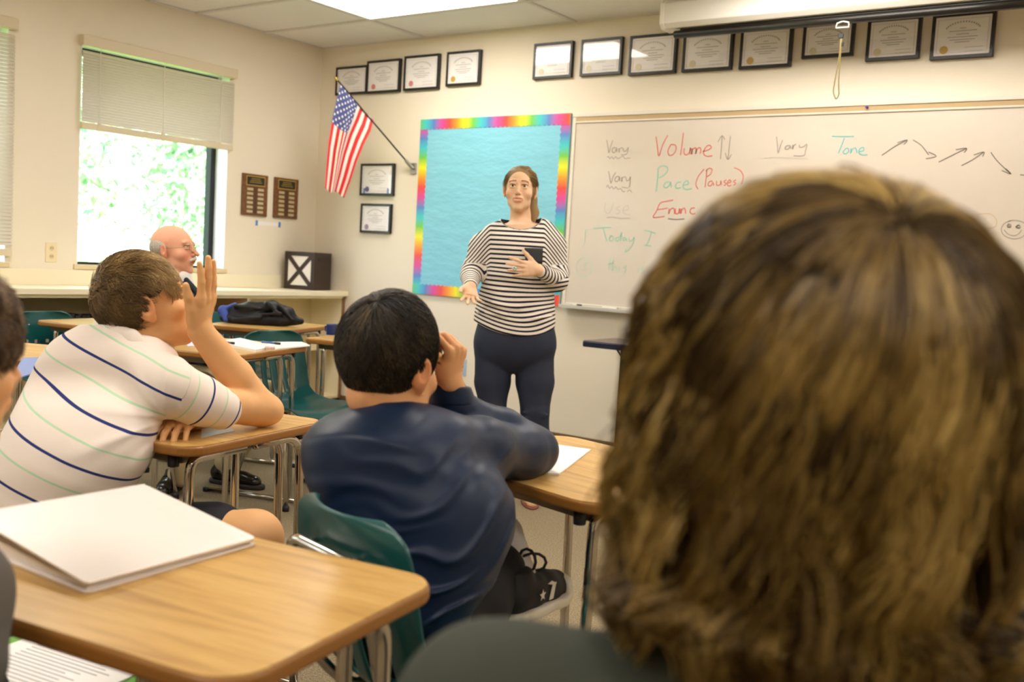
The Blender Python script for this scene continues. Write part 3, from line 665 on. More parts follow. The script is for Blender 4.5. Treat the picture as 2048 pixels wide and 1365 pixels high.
# ============================================================ FURNITURE
def Zp(x, y, z): return onplane(2, z, x, y)
DZ = .73
def desk(p0, p1, depth, label, r=.055, basket=False, th=.02, lx=(.06, .11)):
    """p0-p1: the long edge seen in the photo (world xy); the top reaches `depth` away to the left of it"""
    p0, p1 = np.array(p0[:2]), np.array(p1[:2]); L = np.linalg.norm(p1-p0); e = (p1-p0)/L
    rz = math.atan2(e[1], e[0])-math.pi/2      # local +y along the edge, local +x outwards
    c = (p0+p1)/2; o = np.array([math.cos(rz), math.sin(rz)]); c = c-o*depth/2
    t = empty('student_desk', (c[0], c[1], 0), rz, label=label, cat='desk', group='student desks')
    hx, hy = depth/2, L/2
    MB().prism(roundrect(-hx+.003, -hy+.003, hx-.003, hy-.003, r), DZ-.006, DZ).obj('desktop', m_desk, t)
    MB().prism(roundrect(-hx, -hy, hx, hy, r), DZ-th-.004, DZ-.0015).obj('edge_band', m_edge, t, bevel=.006, segs=3)
    MB().box(-hx+.07, -hy+.05, DZ-th-.03, hx-.07, hy-.05, DZ-th-.004).obj('steel_apron', mat('apron_grey', (120, 112, 96), .4, .6), t)
    zt = DZ-th-.018
    for sx in (1, -1):
        for k, off in enumerate(lx if sx > 0 else (.10,)):
            for sy in ((-1, 1) if k == 0 else (1,)):
                x = sx*(hx-off); ysh = hy-.055-.02*k
                path = bend([(x, sy*.02, zt), (x, sy*ysh, zt), (x, sy*(ysh+.015), .03)], .07 if sy > 0 else .03, 7)
                MB().tube(path, .0115, 12).obj('leg', m_chrome, t, True)
    for sy in (-1, 1):
        MB().tube(bend([(-hx+.0, sy*(hy-.035), .013), (hx+.10, sy*(hy-.035), .013)], .02), .0115, 12).obj('floor_runner', m_chrome, t, True)
        for sx in (-1, 1): MB().lathe([(.014, 0), (.016, .004), (.016, .018), (.012, .022)], (sx*(hx-.0)+(0 if sx < 0 else .08), sy*(hy-.035), 0), 12).obj('foot', m_dark, t, True)
    for sx, sy in ((1, -1), (1, 1)):
        MB().lathe([(.012, -.03), (.013, -.026), (.013, 0)], (sx*(hx-.075), sy*(hy-.03), DZ-th-.004), 12).obj('bumper', m_dark, t, True)
    if basket:
        b = MB(); zb = .30
        for k in range(7): b.tube([(-.16, -.15+.05*k, zb), (.16, -.15+.05*k, zb), (.19, -.15+.05*k, zb+.09)], .002, 6)
        for k in range(4): b.tube([(-.16+.107*k, -.16, zb), (-.16+.107*k, .16, zb)], .0025, 6)
        b.tube([(-.16, -.17, zb+.09), (.19, -.17, zb+.09), (.19, .17, zb+.09), (-.16, .17, zb+.09)], .003, 6, True)
        b.obj('book_basket', m_chrome, t, True)
    return t
desks = {}
desks['C'] = desk((4.865, -4.69), (4.80, -4.272), .61, 'near wooden student desk holding the large white binder, grey shirted boy beside it')
desks['A'] = desk((3.858, -3.985), (3.766, -3.485), .36, 'wooden student desk under the elbow of the boy in the striped polo', lx=(.05, .10))
desks['B'] = desk((4.735, -3.745), (4.843, -3.265), .60, 'wooden student desk at the navy shirted boy\'s elbow with a white paper on it', r=.07)
desks['G'] = desk(Zp(474, 712, DZ), Zp(622, 692, DZ), .50, 'wooden student desk covered with open papers in front of the old man')
a0, a1 = Zp(566, 662, DZ), Zp(658, 652, DZ)
desks['H'] = desk(a0, a0+nrm(a1-a0)*.60, .50, 'wooden student desk under the folded black jacket')
a0 = Zp(618, 678, DZ)
desks['I'] = desk((2.43, -1.81), (2.35, -1.35), .50, 'wooden student desk with a blue cup, half hidden by the dark haired head')
desks['J'] = desk((2.30, -3.50), (2.10, -3.03), .50, 'wooden student desk with a blue folder behind the striped polo boy\'s back', basket=True)
desks['K'] = desk((1.18, -2.52), (1.10, -2.04), .45, 'wooden student desk by the bookcase behind the teal chair at the left')

# ---- moulded chairs
def chair_shell():
    prof = np.array([(-.238, .768), (-.230, .730), (-.214, .66), (-.198, .60), (-.180, .54), (-.158, .485), (-.115, .447), (-.05, .432), (.03, .430), (.11, .436), (.175, .443), (.215, .438), (.235, .418)])
    s = np.linspace(0, 1, len(prof)); NTt, NWw = 52, 36
    hw_s = [0, .02, .06, .12, .3, .45, .55, .7, .9, 1]; hw = [.095, .135, .165, .180, .190, .192, .205, .215, .205, .185]
    tt = np.linspace(0, 1, NTt+1); V = []
    for t in tt:
        x, z = np.interp(t, s, prof[:, 0]), np.interp(t, s, prof[:, 1]); h = np.interp(t, hw_s, hw)
        back = max(0, 1-t/.45)
        for j in range(NWw+1):
            w_ = -1+2*j/NWw
            fx = .035*back*w_*w_; fz = .018*(1-back)*abs(w_)**3-.010*(1-back)*(1-w_*w_)
            V.append((x+fx, w_*h, z+fz))
    F = []
    for i in range(NTt):
        tm = (i+.5)/NTt
        for j in range(NWw):
            w_ = -1+2*(j+.5)/NWw; hole = False
            if .21 < tm < .43:
                for c in (-.47, -.16, .16, .47):
                    if abs(w_-c) < .07: hole = True
            if not hole: F.append((i*(NWw+1)+j, i*(NWw+1)+j+1, (i+1)*(NWw+1)+j+1, (i+1)*(NWw+1)+j))
    me = bpy.data.meshes.new('shell'); me.from_pydata(V, [], F); me.update(); return me
def make_chair(label):
    t = empty('classroom_chair', (0, 0, 0), label=label, cat='chair', group='teal moulded classroom chairs')
    o = link('shell', chair_shell(), m_teal, t, True)
    so = o.modifiers.new('s', 'SOLIDIFY'); so.thickness = .008; so.offset = 0
    sb = o.modifiers.new('b', 'SUBSURF'); sb.levels = 1; sb.render_levels = 1
    for sy in (-1, 1):
        MB().tube(bend([(-.02, sy*.13, .405), (.10, sy*.155, .405), (.20, sy*.20, .012)], .05), .0115, 12).obj('leg', m_chrome, t, True)
        MB().tube(bend([(.02, sy*.12, .398), (-.10, sy*.15, .398), (-.22, sy*.20, .012)], .05), .0115, 12).obj('leg', m_chrome, t, True)
        MB().lathe([(.016, 0), (.017, .02), (.012, .026)], (.20, sy*.20, 0), 12).obj('foot', m_dark, t, True)
        MB().lathe([(.016, 0), (.017, .02), (.012, .026)], (-.22, sy*.20, 0), 12).obj('foot', m_dark, t, True)
    MB().tube(bend([(.05, -.10, .405), (-.13, -.10, .415), (-.205, -.115, .50), (-.246, -.12, .700), (-.249, .12, .700), (-.205, .115, .50), (-.13, .10, .415), (.05, .10, .405)], .05), .0095, 12).obj('back_support', m_chrome, t, True)
    for sy in (-1, 1):
        m = MB(); m.tube([(-.256, sy*.066, .700), (-.2145, sy*.066, .698)], .0055, 10).obj('rivet', m_steel, t, True)
    return t
ch0 = make_chair('teal moulded chair the navy shirted boy sits on')
lb = P(565, 995, 1.75); rb = P(770, 1100, 1.5); e = nrm((rb-lb)*[1, 1, 0]); fc = np.array([-e[1], e[0], 0]); mid = (lb+rb)/2+e*.03
def place(ch, x, y, face):
    ch.location = (x, y, 0); ch.rotation_euler = (0, 0, math.atan2(face[1], face[0]))
bpos = mid+fc*.222
place(ch0, bpos[0], bpos[1], fc)
CHB = (bpos, fc)
for px, label, face in (((2.13, -2.08), 'empty teal moulded chair with slotted back between the paper covered desk and the bookcase', (1, -.08)),
                        ((.88, -2.50), 'empty teal moulded chair at the left in front of the dark books', (1, .05)),
                        ((1.05, -1.50), 'teal moulded chair at the desk under the folded jacket', (1, .1)),
                        ((1.36, -2.52), 'teal moulded chair under the seated old man', (.94, .34)),
                        ((3.22, -4.02), 'teal moulded chair at the lower left behind the striped polo boy', (.98, .2)),
                        ((4.45, -5.02), 'teal moulded chair under the grey shirted boy at the left edge', (.3, .95)),
                        ((5.40, -4.72), 'teal moulded chair under the wavy haired student up close', (-.35, .94))):
    c = copy_tree(ch0); c['label'] = label; place(c, px[0], px[1], face)
# ---- folding table at the right
ft = empty('folding_table', (3.25, -.42, 0), math.radians(2), label='dark edged folding table beneath the whiteboard beside the woman', cat='table')
MB().prism(roundrect(-.48, -.19, .75, .20, .025), .722, .755).obj('table_edge', mat('navy_edge', (30, 34, 60), .35), ft, bevel=.006)
MB().prism(roundrect(-.476, -.186, .746, .196, .022), .754, .7565).obj('tabletop', mat('grey_laminate', (108, 96, 92), .35), ft)
m_bleg = mat('table_leg_dark', (40, 36, 34), .35, .5)
for x in (-.30, .55):
    MB().box(x-.022, -.02, .0, x+.022, .02, .722).obj('leg', m_bleg, ft, bevel=.004)
    MB().box(x-.02, -.19, .0, x+.02, .19, .03).obj('foot', m_bleg, ft, bevel=.004)
    MB().tube([(x+.005, 0, .58), (x+.11, 0, .715)], .005, 8).obj('brace', m_bleg, ft)
    MB().tube([(x-.005, 0, .65), (x-.06, 0, .715)], .005, 8).obj('brace', m_bleg, ft)

# ---- small things on the desks
# white binder: wedge with cover, pages and back cover
bd = empty('ring_binder', (0, 0, 0), label='large white ring binder lying closed on the near desk', cat='binder')
A_, B_ = Zp(514, 1076, .7425), Zp(172, 1167, .7455)
T_ = P(290, 969, 1.66); Lc = T_+(B_-A_)*1.02; Lc[2] = .778
m_vinyl = mat('white_vinyl', (236, 228, 222), .2); n = NT(m_vinyl); v = n.obj(); n.bump(n.noise(v, 9, 3), .12, .01)
def quad_slab(q, th, name, m, par, r=0):
    q = [np.array(a, float) for a in q]; c = sum(q)/4; nn = nrm(np.cross(q[1]-q[0], q[2]-q[0])); nn = nn if nn[2] > 0 else -nn
    pts = []
    for i in range(4):
        a, b, d = q[i-1], q[i], q[(i+1) % 4]
        A1, A2 = b+nrm(a-b)*.010, b+nrm(d-b)*.010
        for t in (0, .33, .66, 1): pts.append((1-t)**2*A1+2*t*(1-t)*b+t*t*A2)
    k = len(pts)
    return MB().add([p for p in pts]+[p-nn*th for p in pts], [tuple(range(k)), tuple(range(2*k-1, k-1, -1))]+[(i, k+i, k+(i+1) % k, (i+1) % k) for i in range(k)]).obj(name, m, par, bevel=.0008)
quad_slab([A_, T_, Lc, B_], .0035, 'front_cover', m_vinyl, bd)
zl = lambda p, z: np.array([p[0], p[1], z])
quad_slab([zl(A_, .7338), zl(T_, .7338), zl(Lc, .7338), zl(B_, .7338)], .0033, 'back_cover', m_vinyl, bd)
ins = lambda p, c, s: c+(p-c)*s
cc = (A_+T_+Lc+B_)/4
pg = [ins(p, cc, .95) for p in (A_, T_, Lc, B_)]
MB().add([zl(p, .7345) for p in pg]+[zl(p, max(.7375, .7345+(p[2]-.745)*.62)) for p in pg], [(0, 1, 2, 3), (7, 6, 5, 4), (0, 4, 5, 1), (1, 5, 6, 2), (2, 6, 7, 3), (3, 7, 4, 0)]).obj('pages', m_paper, bd)
MB().add([zl(T_, .734), zl(Lc, .734), Lc, T_, zl(T_, .734)-[.003, 0, 0], zl(Lc, .734)-[.003, 0, 0], Lc-[.003, 0, 0], T_-[.003, 0, 0]], [(0, 1, 2, 3), (4, 5, 6, 7), (0, 4, 7, 3), (1, 5, 6, 2), (3, 2, 6, 7)]).obj('spine', m_vinyl, bd)
def flat(name, px, z, th, m, label, cat, part='sheet', **k):
    q = [Zp(x, y, z+th) for x, y in px]; c = sum(q)/len(q)
    t = empty(name, (c[0], c[1], z), label=label, cat=cat, **k); n_ = len(q)
    MB().add([(p[0]-c[0], p[1]-c[1], th) for p in q]+[(p[0]-c[0], p[1]-c[1], 0.0005) for p in q], [tuple(range(n_)), tuple(range(2*n_-1, n_-1, -1))]+[(i, n_+i, n_+(i+1) % n_, (i+1) % n_) for i in range(n_)]).obj(part, m, t)
    return t
flat('paper_folder', [(1182, 899), (1118, 948), (1020, 940), (1060, 882)], DZ, .004, m_paper, 'white paper folder on the desk beside the navy elbow', 'paper', 'cover')
flat('paper_sheet', [(404, 850), (402, 876), (470, 862), (440, 845)], DZ, .0015, mat('pale_blue_paper', (206, 222, 222), .6), 'pale sheet under the striped polo boy\'s forearm', 'paper')
# papers and pens on desk G
flat('paper_sheet', [(430, 684), (480, 676), (548, 692), (512, 700)], DZ, .012, m_paper, 'thick stack of white papers nearest the hand on the old man\'s desk', 'paper', group='papers on the old man\'s desk')
flat('paper_sheet', [(530, 684), (604, 684), (620, 691), (548, 698)], DZ, .006, m_paper, 'white papers at the right end of the old man\'s desk', 'paper', group='papers on the old man\'s desk')
flat('paper_sheet', [(365, 682), (402, 682), (408, 692), (376, 692)], DZ, .003, mat('lilac_paper', (214, 206, 226), .6), 'pale lilac sheet behind the raised forearm on the old man\'s desk', 'paper', group='papers on the old man\'s desk')
def pen(a, b, z, col, label):
    A1, B1 = Zp(*a, z), Zp(*b, z); t = empty('pen', A1, label=label, cat='pen'); d = B1-A1; d[2] = 0
    MB().tube([(0, 0, 0), d*.72], .0045, 8).obj('barrel', mat('pen_%d_%d_%d' % col, col, .35), t, True); MB().tube([d*.72, d], .0055, 8).obj('cap', m_dark, t, True)
    MB().tube([-d*.08, (0, 0, 0)], [.001, .0042], 8).obj('tip', m_steel, t, True)
pen((524, 684), (560, 688), DZ+.018, (60, 90, 150), 'blue pen lying on the papers of the old man\'s desk')
pen((447, 684), (468, 687), DZ+.019, (150, 100, 120), 'mauve pen on the white papers nearest the hand')
flat('folder', [(45, 716), (96, 714), (62, 748), (20, 760)], DZ, .004, mat('blue_folder', (120, 140, 196), .45), 'blue folder on the desk behind the striped polo boy', 'folder', 'cover')
pc_ = Zp(540, 699, DZ+.008); t = empty('eraser', pc_, label='small pink eraser on the front edge of the paper covered desk', cat='eraser'); MB().box(-.02, -.012, 0, .02, .012, .012).obj('body', mat('eraser_pink', (226, 190, 184), .7), t, bevel=.003)
# green folder with worksheet below the near desk
g = onplane(2, .45, 95, 1350); gt = empty('green_folder', (g[0], g[1], .45), math.radians(9), label='bright green folder with a printed worksheet on the rack under the near desk', cat='folder')
MB().box(-.17, -.13, 0, .15, .13, .006).obj('cover', mat('green_card', (96, 160, 50), .5), gt)
MB().box(-.14, -.105, .0065, .13, .105, .0085).obj('worksheet', m_paper, gt)
L = MB()
for k in range(14): L.box(-.10, .07-.011*k, .0086, -.10+random.uniform(.12, .2), .0716-.011*k, .009)
L.obj('lettering', mat('print_dark', (120, 120, 124), .7), gt)
for k in range(3): MB().lathe([(.0035, 0), (.0035, .0006)], (.12-.002, -.07+.07*k, .0086), 10).obj('punch_hole', m_black, gt)
rk = MB()
for k in range(9): rk.tube([(-.2, -.16+.04*k, 0), (.2, -.16+.04*k, 0)], .003, 6)
rk.tube([(-.2, -.16, 0), (.2, -.16, 0), (.2, .16, 0), (-.2, .16, 0)], .004, 6, True)
ro = rk.obj('book_rack', m_chrome, desks['C'], True)
ro.matrix_parent_inverse = Matrix.Identity(4)
bpy.context.view_layer.update()
ro.matrix_world = Matrix.Translation((g[0], g[1], .445)) @ Matrix.Rotation(math.radians(10), 4, 'Z')
# blue cup
cpos = Zp(664, 670, DZ); cu = empty('cup', cpos, label='small blue cup on the desk beside the dark haired head', cat='cup')
MB().lathe([(.028, 0), (.03, .002), (.031, .05), (.033, .055), (.029, .055), (.027, .006)], n=20).obj('body', mat('cup_blue', (40, 62, 130), .3), cu, True)
MB().tube([(-.03, 0, .045), (-.05, 0, .04), (-.05, 0, .018), (-.03, 0, .012)], .004, 8).obj('handle', mat('cup_blue', (40, 62, 130), .3), cu, True)
# cable on the wall by the outlet
cb = empty('cable', (0, 0, 0), label='thin black cable running down the wall beside the bluish outlet', cat='cable')
w0 = onplane(1, -.01, 900, 690); w1 = onplane(1, -.01, 874, 745); w2 = onplane(1, -.01, 852, 785)
MB().tube(bend([onplane(1, -.01, 925, 735), w0, w1, w2, w2+[-.03, 0, -.25]], .06), .005, 8).obj('cord', m_black, cb, True)
# ============================================================ BODY MODELLING (distance field -> one continuous surface)
F32 = np.float32
class Body:
    def __init__(s): s.p = []      # (kind, data, k, bound centre, bound radius)
    def _add(s, kind, data, k, c, r): s.p.append((kind, data, float(k), np.asarray(c, F32), float(r))); return s
    def cap(s, a, b, ra, rb, k=.02, sub=False):
        a, b = np.asarray(a, F32), np.asarray(b, F32)
        return s._add('-c' if sub else 'c', (a, b, float(ra), float(rb)), k, (a+b)/2, np.linalg.norm(a-b)/2+max(ra, rb))
    def chain(s, pts, rs, k=.02):
        for i in range(len(pts)-1): s.cap(pts[i], pts[i+1], rs[i], rs[i+1], k)
        return s
    def ell(s, c, r, R=None, k=.02, sub=False):
        R = np.eye(3) if R is None else R
        r = np.asarray(r if not np.isscalar(r) else (r, r, r), F32)
        return s._add('-e' if sub else 'e', (np.asarray(c, F32), r, np.asarray(R, F32)), k, c, float(r.max()))
    def loft(s, st, R, k=.02, n=2.3, sub=False):
        """st: list of (centre xyz, half width along R[:,0], half depth along R[:,1]); sections stacked along R[:,2]"""
        R = np.asarray(R, float); c0 = np.asarray(st[0][0], float)
        q = np.array([((np.asarray(c, float)-c0)@R) for c, a, b in st]); ab = np.array([(a, b) for c, a, b in st])
        o = np.argsort(q[:, 2]); q, ab = q[o], ab[o]
        v = q[:, 2]; vv = np.linspace(v[0], v[-1], 60)
        def cub(y):   # monotone-ish smooth resample
            m = np.gradient(y, v); i = np.clip(np.searchsorted(v, vv)-1, 0, len(v)-2); h = v[i+1]-v[i]; t = (vv-v[i])/h
            return (2*t**3-3*t**2+1)*y[i]+(t**3-2*t**2+t)*h*m[i]+(-2*t**3+3*t**2)*y[i+1]+(t**3-t**2)*h*m[i+1]
        data = (c0, R, vv, cub(q[:, 0]), cub(q[:, 1]), np.maximum(cub(ab[:, 0]), .004), np.maximum(cub(ab[:, 1]), .004), n)
        cen = np.mean([c for c, a, b in st], axis=0); rad = max(np.linalg.norm(np.asarray(c)-cen)+max(a, b)*1.25 for c, a, b in st)
        return s._add('-l' if sub else 'l', data, k, cen, rad)
    def half(s, c, nrm_, k=.004):
        """remove everything on the side nrm_ points to"""
        return s._add('-h', (np.asarray(c, F32), np.asarray(nrm(nrm_), F32)), k, c, 9.)
    def fn(s, f, c, r): return s._add('f', f, 0, c, r)
    def ev(s, P_, prims=None):
        d = np.full(len(P_), 9., F32)
        for kind, D, k, bc, br in (s.p if prims is None else prims):
            t = kind[-1]
            if t == 'c':
                a, b, ra, rb = D; ba = b-a; L = float(ba@ba)+1e-12
                h = np.clip(((P_-a)@ba)/L, 0, 1); q = np.linalg.norm(P_-a-h[:, None]*ba, axis=1)-(ra+(rb-ra)*h)
            elif t == 'e':
                c, r, R = D; l = (P_-c)@R; k0 = np.linalg.norm(l/r, axis=1); k1 = np.linalg.norm(l/(r*r), axis=1)+1e-9; q = k0*(k0-1)/k1
            elif t == 'l':
                c0, R, vv, cx, cy, A, B, n = D; l = (P_-c0.astype(F32))@R.astype(F32); v = l[:, 2]; w = np.clip(v, vv[0], vv[-1])
                a = np.interp(w, vv, A); b = np.interp(w, vv, B); x = np.abs(l[:, 0]-np.interp(w, vv, cx))/a; y = np.abs(l[:, 1]-np.interp(w, vv, cy))/b
                rho = (x**n+y**n)**(1/n); q = (rho-1)*np.minimum(a, b)
                q = q*.85
                o = np.maximum(vv[0]-v, v-vv[-1]); q = np.where(o > 0, np.sqrt(np.maximum(q, 0)**2+o*o), np.maximum(q, o))
                q = q.astype(F32)
            elif t == 'h':
                c, nn = D; q = -((P_-c)@nn)
            elif t == 'f':
                d = D(P_, d).astype(F32); continue
            if kind[0] == '-':
                if k > 0: h = np.clip(.5-.5*(q+d)/k, 0, 1); d = d*(1-h)+(-q)*h+k*h*(1-h)
                else: d = np.maximum(d, -q)
            elif k > 0:
                h = np.clip(.5+.5*(q-d)/k, 0, 1); d = d*h+q*(1-h)-k*h*(1-h)
            else: d = np.minimum(d, q)
        return d
    def mesh(s, name, m, parent, h=.004, tint=None, attrs=None, pad=.02, lo=None, hi=None, smooth_it=1):
        pos = [p for p in s.p if p[0][0] != '-' and p[0] != 'f']
        if lo is None: lo = np.min([p[3]-p[4] for p in pos], axis=0)-pad
        if hi is None: hi = np.max([p[3]+p[4] for p in pos], axis=0)+pad
        lo = np.asarray(lo, float); B = 12; nb = np.ceil((np.asarray(hi)-lo)/(h*B)).astype(int); N = nb*B+1
        V = np.full(tuple(N), 1., F32)
        bi = np.stack(np.meshgrid(*[np.arange(q) for q in nb], indexing='ij'), -1).reshape(-1, 3)
        cen = (lo+(bi+.5)*B*h).astype(F32); dc = s.ev(cen); half = h*B*.87
        act = np.abs(dc) < half*1.5+.012
        for b, c, d0 in zip(bi[~act], cen[~act], dc[~act]):
            if d0 < 0: V[b[0]*B:b[0]*B+B+1, b[1]*B:b[1]*B+B+1, b[2]*B:b[2]*B+B+1] = -1
        g = np.arange(B+1)*h; off = np.stack(np.meshgrid(g, g, g, indexing='ij'), -1).reshape(-1, 3)
        for b, c in zip(bi[act], cen[act]):
            pr = [p for p in s.p if p[0] in ('f', '-h') or np.linalg.norm(p[3]-c) < p[4]+half+.03+p[2]]
            if not any(p[0][0] != '-' and p[0] != 'f' for p in pr): continue
            q = (lo+b*B*h+off).astype(F32)
            V[b[0]*B:b[0]*B+B+1, b[1]*B:b[1]*B+B+1, b[2]*B:b[2]*B+B+1] = s.ev(q, pr).reshape(B+1, B+1, B+1)
        V[0] = V[-1] = 1; V[:, 0] = V[:, -1] = 1; V[:, :, 0] = V[:, :, -1] = 1
        I = V < 0
        c8 = [(a, b, c) for a in (0, 1) for b in (0, 1) for c in (0, 1)]
        sl = lambda A, o: A[o[0]:A.shape[0]-1+o[0], o[1]:A.shape[1]-1+o[1], o[2]:A.shape[2]-1+o[2]]
        cnt = sum(sl(I, o).astype(np.int8) for o in c8); cell = (cnt > 0) & (cnt < 8)
        ci = np.argwhere(cell); idx = np.full(cell.shape, -1, np.int32); idx[cell] = np.arange(len(ci))
        val = np.stack([V[ci[:, 0]+o[0], ci[:, 1]+o[1], ci[:, 2]+o[2]] for o in c8], 1)
        acc = np.zeros((len(ci), 3)); num = np.zeros(len(ci))
        for i, a in enumerate(c8):
            for j, b in enumerate(c8):
                if j <= i or sum(abs(x-y) for x, y in zip(a, b)) != 1: continue
                va, vb = val[:, i], val[:, j]; cr = (va < 0) != (vb < 0); t = np.where(cr, va/(va-vb+1e-12), 0)
                p = np.array(a)[None]+t[:, None]*(np.array(b)-np.array(a))[None]; acc += p*cr[:, None]; num += cr
        X = lo+(ci+acc/num[:, None])*h
        Q = []
        for ax in range(3):
            o = [0, 0, 0]; o[ax] = 1
            A = I[:I.shape[0]-o[0], :I.shape[1]-o[1], :I.shape[2]-o[2]]; Bq = I[o[0]:, o[1]:, o[2]:]
            e = np.argwhere(A != Bq); fl = A[tuple(e.T)]
            u, v = [(1, 2), (2, 0), (0, 1)][ax]
            def cid(du, dv):
                c = e.copy(); c[:, u] += du; c[:, v] += dv; return idx[tuple(c.T)]
            q = np.stack([cid(-1, -1), cid(0, -1), cid(0, 0), cid(-1, 0)], 1); q[~fl] = q[~fl][:, ::-1]; Q.append(q)
        Q = np.concatenate(Q); Q = Q[(Q >= 0).all(1)]
        for _ in range(smooth_it):
            sm = np.zeros_like(X); ct = np.zeros(len(X))
            for k in range(4):
                np.add.at(sm, Q[:, k], X[Q[:, (k+1) % 4]]); np.add.at(ct, Q[:, k], 1)
                np.add.at(sm, Q[:, k], X[Q[:, (k-1) % 4]]); np.add.at(ct, Q[:, k], 1)
            X = X*.55+.45*sm/np.maximum(ct, 1)[:, None]
        me = bpy.data.meshes.new(name); nv, nf = len(X), len(Q)
        me.vertices.add(nv); me.vertices.foreach_set('co', X.astype(F32).ravel())
        me.loops.add(nf*4); me.loops.foreach_set('vertex_index', Q.astype(np.int32).ravel())
        me.polygons.add(nf); me.polygons.foreach_set('loop_start', np.arange(0, nf*4, 4, dtype=np.int32)); me.polygons.foreach_set('loop_total', np.full(nf, 4, np.int32))
        me.polygons.foreach_set('use_smooth', np.ones(nf, bool)); me.update(calc_edges=True)
        if tint is not None:
            col = np.ones((nv, 4), F32); col[:, :3] = tint(X); a = me.color_attributes.new('Col', 'FLOAT_COLOR', 'POINT'); a.data.foreach_set('color', col.ravel())
        for k, f in (attrs or {}).items():
            a = me.attributes.new(k, 'FLOAT', 'POINT'); a.data.foreach_set('value', f(X).astype(F32))
        return link(name, me, m, parent)

def frame(fwd, up):
    """columns: person's right, forward, up"""
    y = nrm(fwd); z = nrm(np.asarray(up)-y*(np.asarray(up)@y)); x = np.cross(y, z); return np.stack([x, y, z], 1)
CAMR = np.stack([CR, -CF, CU], 1)     # an orientation: sections seen face-on
def lpx(st, extra=None):
    """(y, xl, xr, dist, half depth) rows measured in the photograph -> loft stations"""
    return [(P((xl+xr)/2, y, d), (xr-xl)/2*d/FPX, hd) for y, xl, xr, d, hd in st]
def skin_mat(name, rgb):
    m = mat(name, rgb, .58, spec=.3); n = NT(m); a = n.n('ShaderNodeAttribute'); a.attribute_name = 'Col'
    v = n.obj(); ns = n.noise(v, 30, 3)
    base = n.mix(ns, tuple(int(c*.985) for c in rgb), tuple(min(255, int(c*1.02)) for c in rgb))
    n.base(n.mix(1.0, base, a.outputs['Color'], 'MULTIPLY'))
    m.node_tree.nodes['Principled BSDF'].inputs['Subsurface Weight'].default_value = .12
    m.node_tree.nodes['Principled BSDF'].inputs['Subsurface Radius'].default_value = (.012, .005, .003)
    m.node_tree.nodes['Principled BSDF'].inputs['Subsurface Scale'].default_value = 1.0
    return m
def add_head(b, c, R, s=1.0, jaw=1.0, nose=1.0, mw=1.0, mo=1.0, ears=1.0):
    """head centred between the ears, R columns right/forward/up; about .225*s high"""
    L = lambda x, y, z: c+R@(np.array([x, y, z])*s)
    b.ell(L(0, -.012, .040), np.array([.076, .096, .082])*s, R, .0)
    b.ell(L(0, .028, -.022), np.array([.060*jaw, .066, .078])*s, R, .03*s)
    b.ell(L(0, .044, -.070), np.array([.040*jaw, .044, .034])*s, R, .022*s)
    b.ell(L(0, .076, -.094), np.array([.020, .016, .014])*s, R, .02*s)          # chin
    for e in (-1, 1):
        b.ell(L(e*.047, .055, -.018), np.array([.020, .026, .020])*s, R, .02*s)  # cheek
        b.ell(L(e*.046*jaw, .014, -.062), np.array([.012, .026, .020])*s, R, .018*s)  # jaw corner
        b.ell(L(e*.030, .078, .040), np.array([.024, .013, .008])*s, R, .014*s)  # brow
        b.ell(L(e*.032, .101, .021), np.array([.0180, .0165, .0125])*s, R, .008*s, True)  # socket
        b.ell(L(e*.031, .0825, .0300), np.array([.0165, .0120, .0042])*s, R, .004*s)  # upper lid
        b.ell(L(e*.031, .0815, .0115), np.array([.0155, .0105, .0038])*s, R, .004*s)  # lower lid
    b.chain([L(0, .088, .028), L(0, .101, .004), L(0, .112*nose, -.014)], [.0065*s, .0085*s, .0105*s], .008*s)
    for e in (-1, 1):
        b.ell(L(e*.0105, .101, -.019), np.array([.0072, .009, .0070])*s, R, .005*s)
        b.ell(L(e*.0058, .105, -.0265), np.array([.0030, .004, .0030])*s, R, .002*s, True)
    b.ell(L(0, .090, -.045), np.array([.026, .014, .016])*s, R, .012*s)
    b.ell(L(0, .0975, -.0440+.003*(mo-1)), np.array([.0195*mw, .0070, .0038])*s, R, .004*s)
    b.ell(L(0, .0960, -.0555-.004*(mo-1)), np.array([.0160*mw, .0072, .0048])*s, R, .004*s)
    b.ell(L(0, .105, -.0498), np.array([.0175*mw, .009, .0021*mo])*s, R, .0015*s, True)
    for e in (-1, 1):   # ears
        E_ = frame(R@nrm([e*.45, .9, 0]), R@nrm([0, -.12, 1]))
        b.ell(L(e*.080, -.012, .002), np.array([.0085, .021, .031])*s, E_, .005*s)
        b.ell(L(e*.0885, -.010, .004), np.array([.006, .0115, .018])*s, E_, .005*s, True)
        b.ell(L(e*.078, -.003, -.024), np.array([.006, .010, .011])*s, E_, .006*s)
    return L
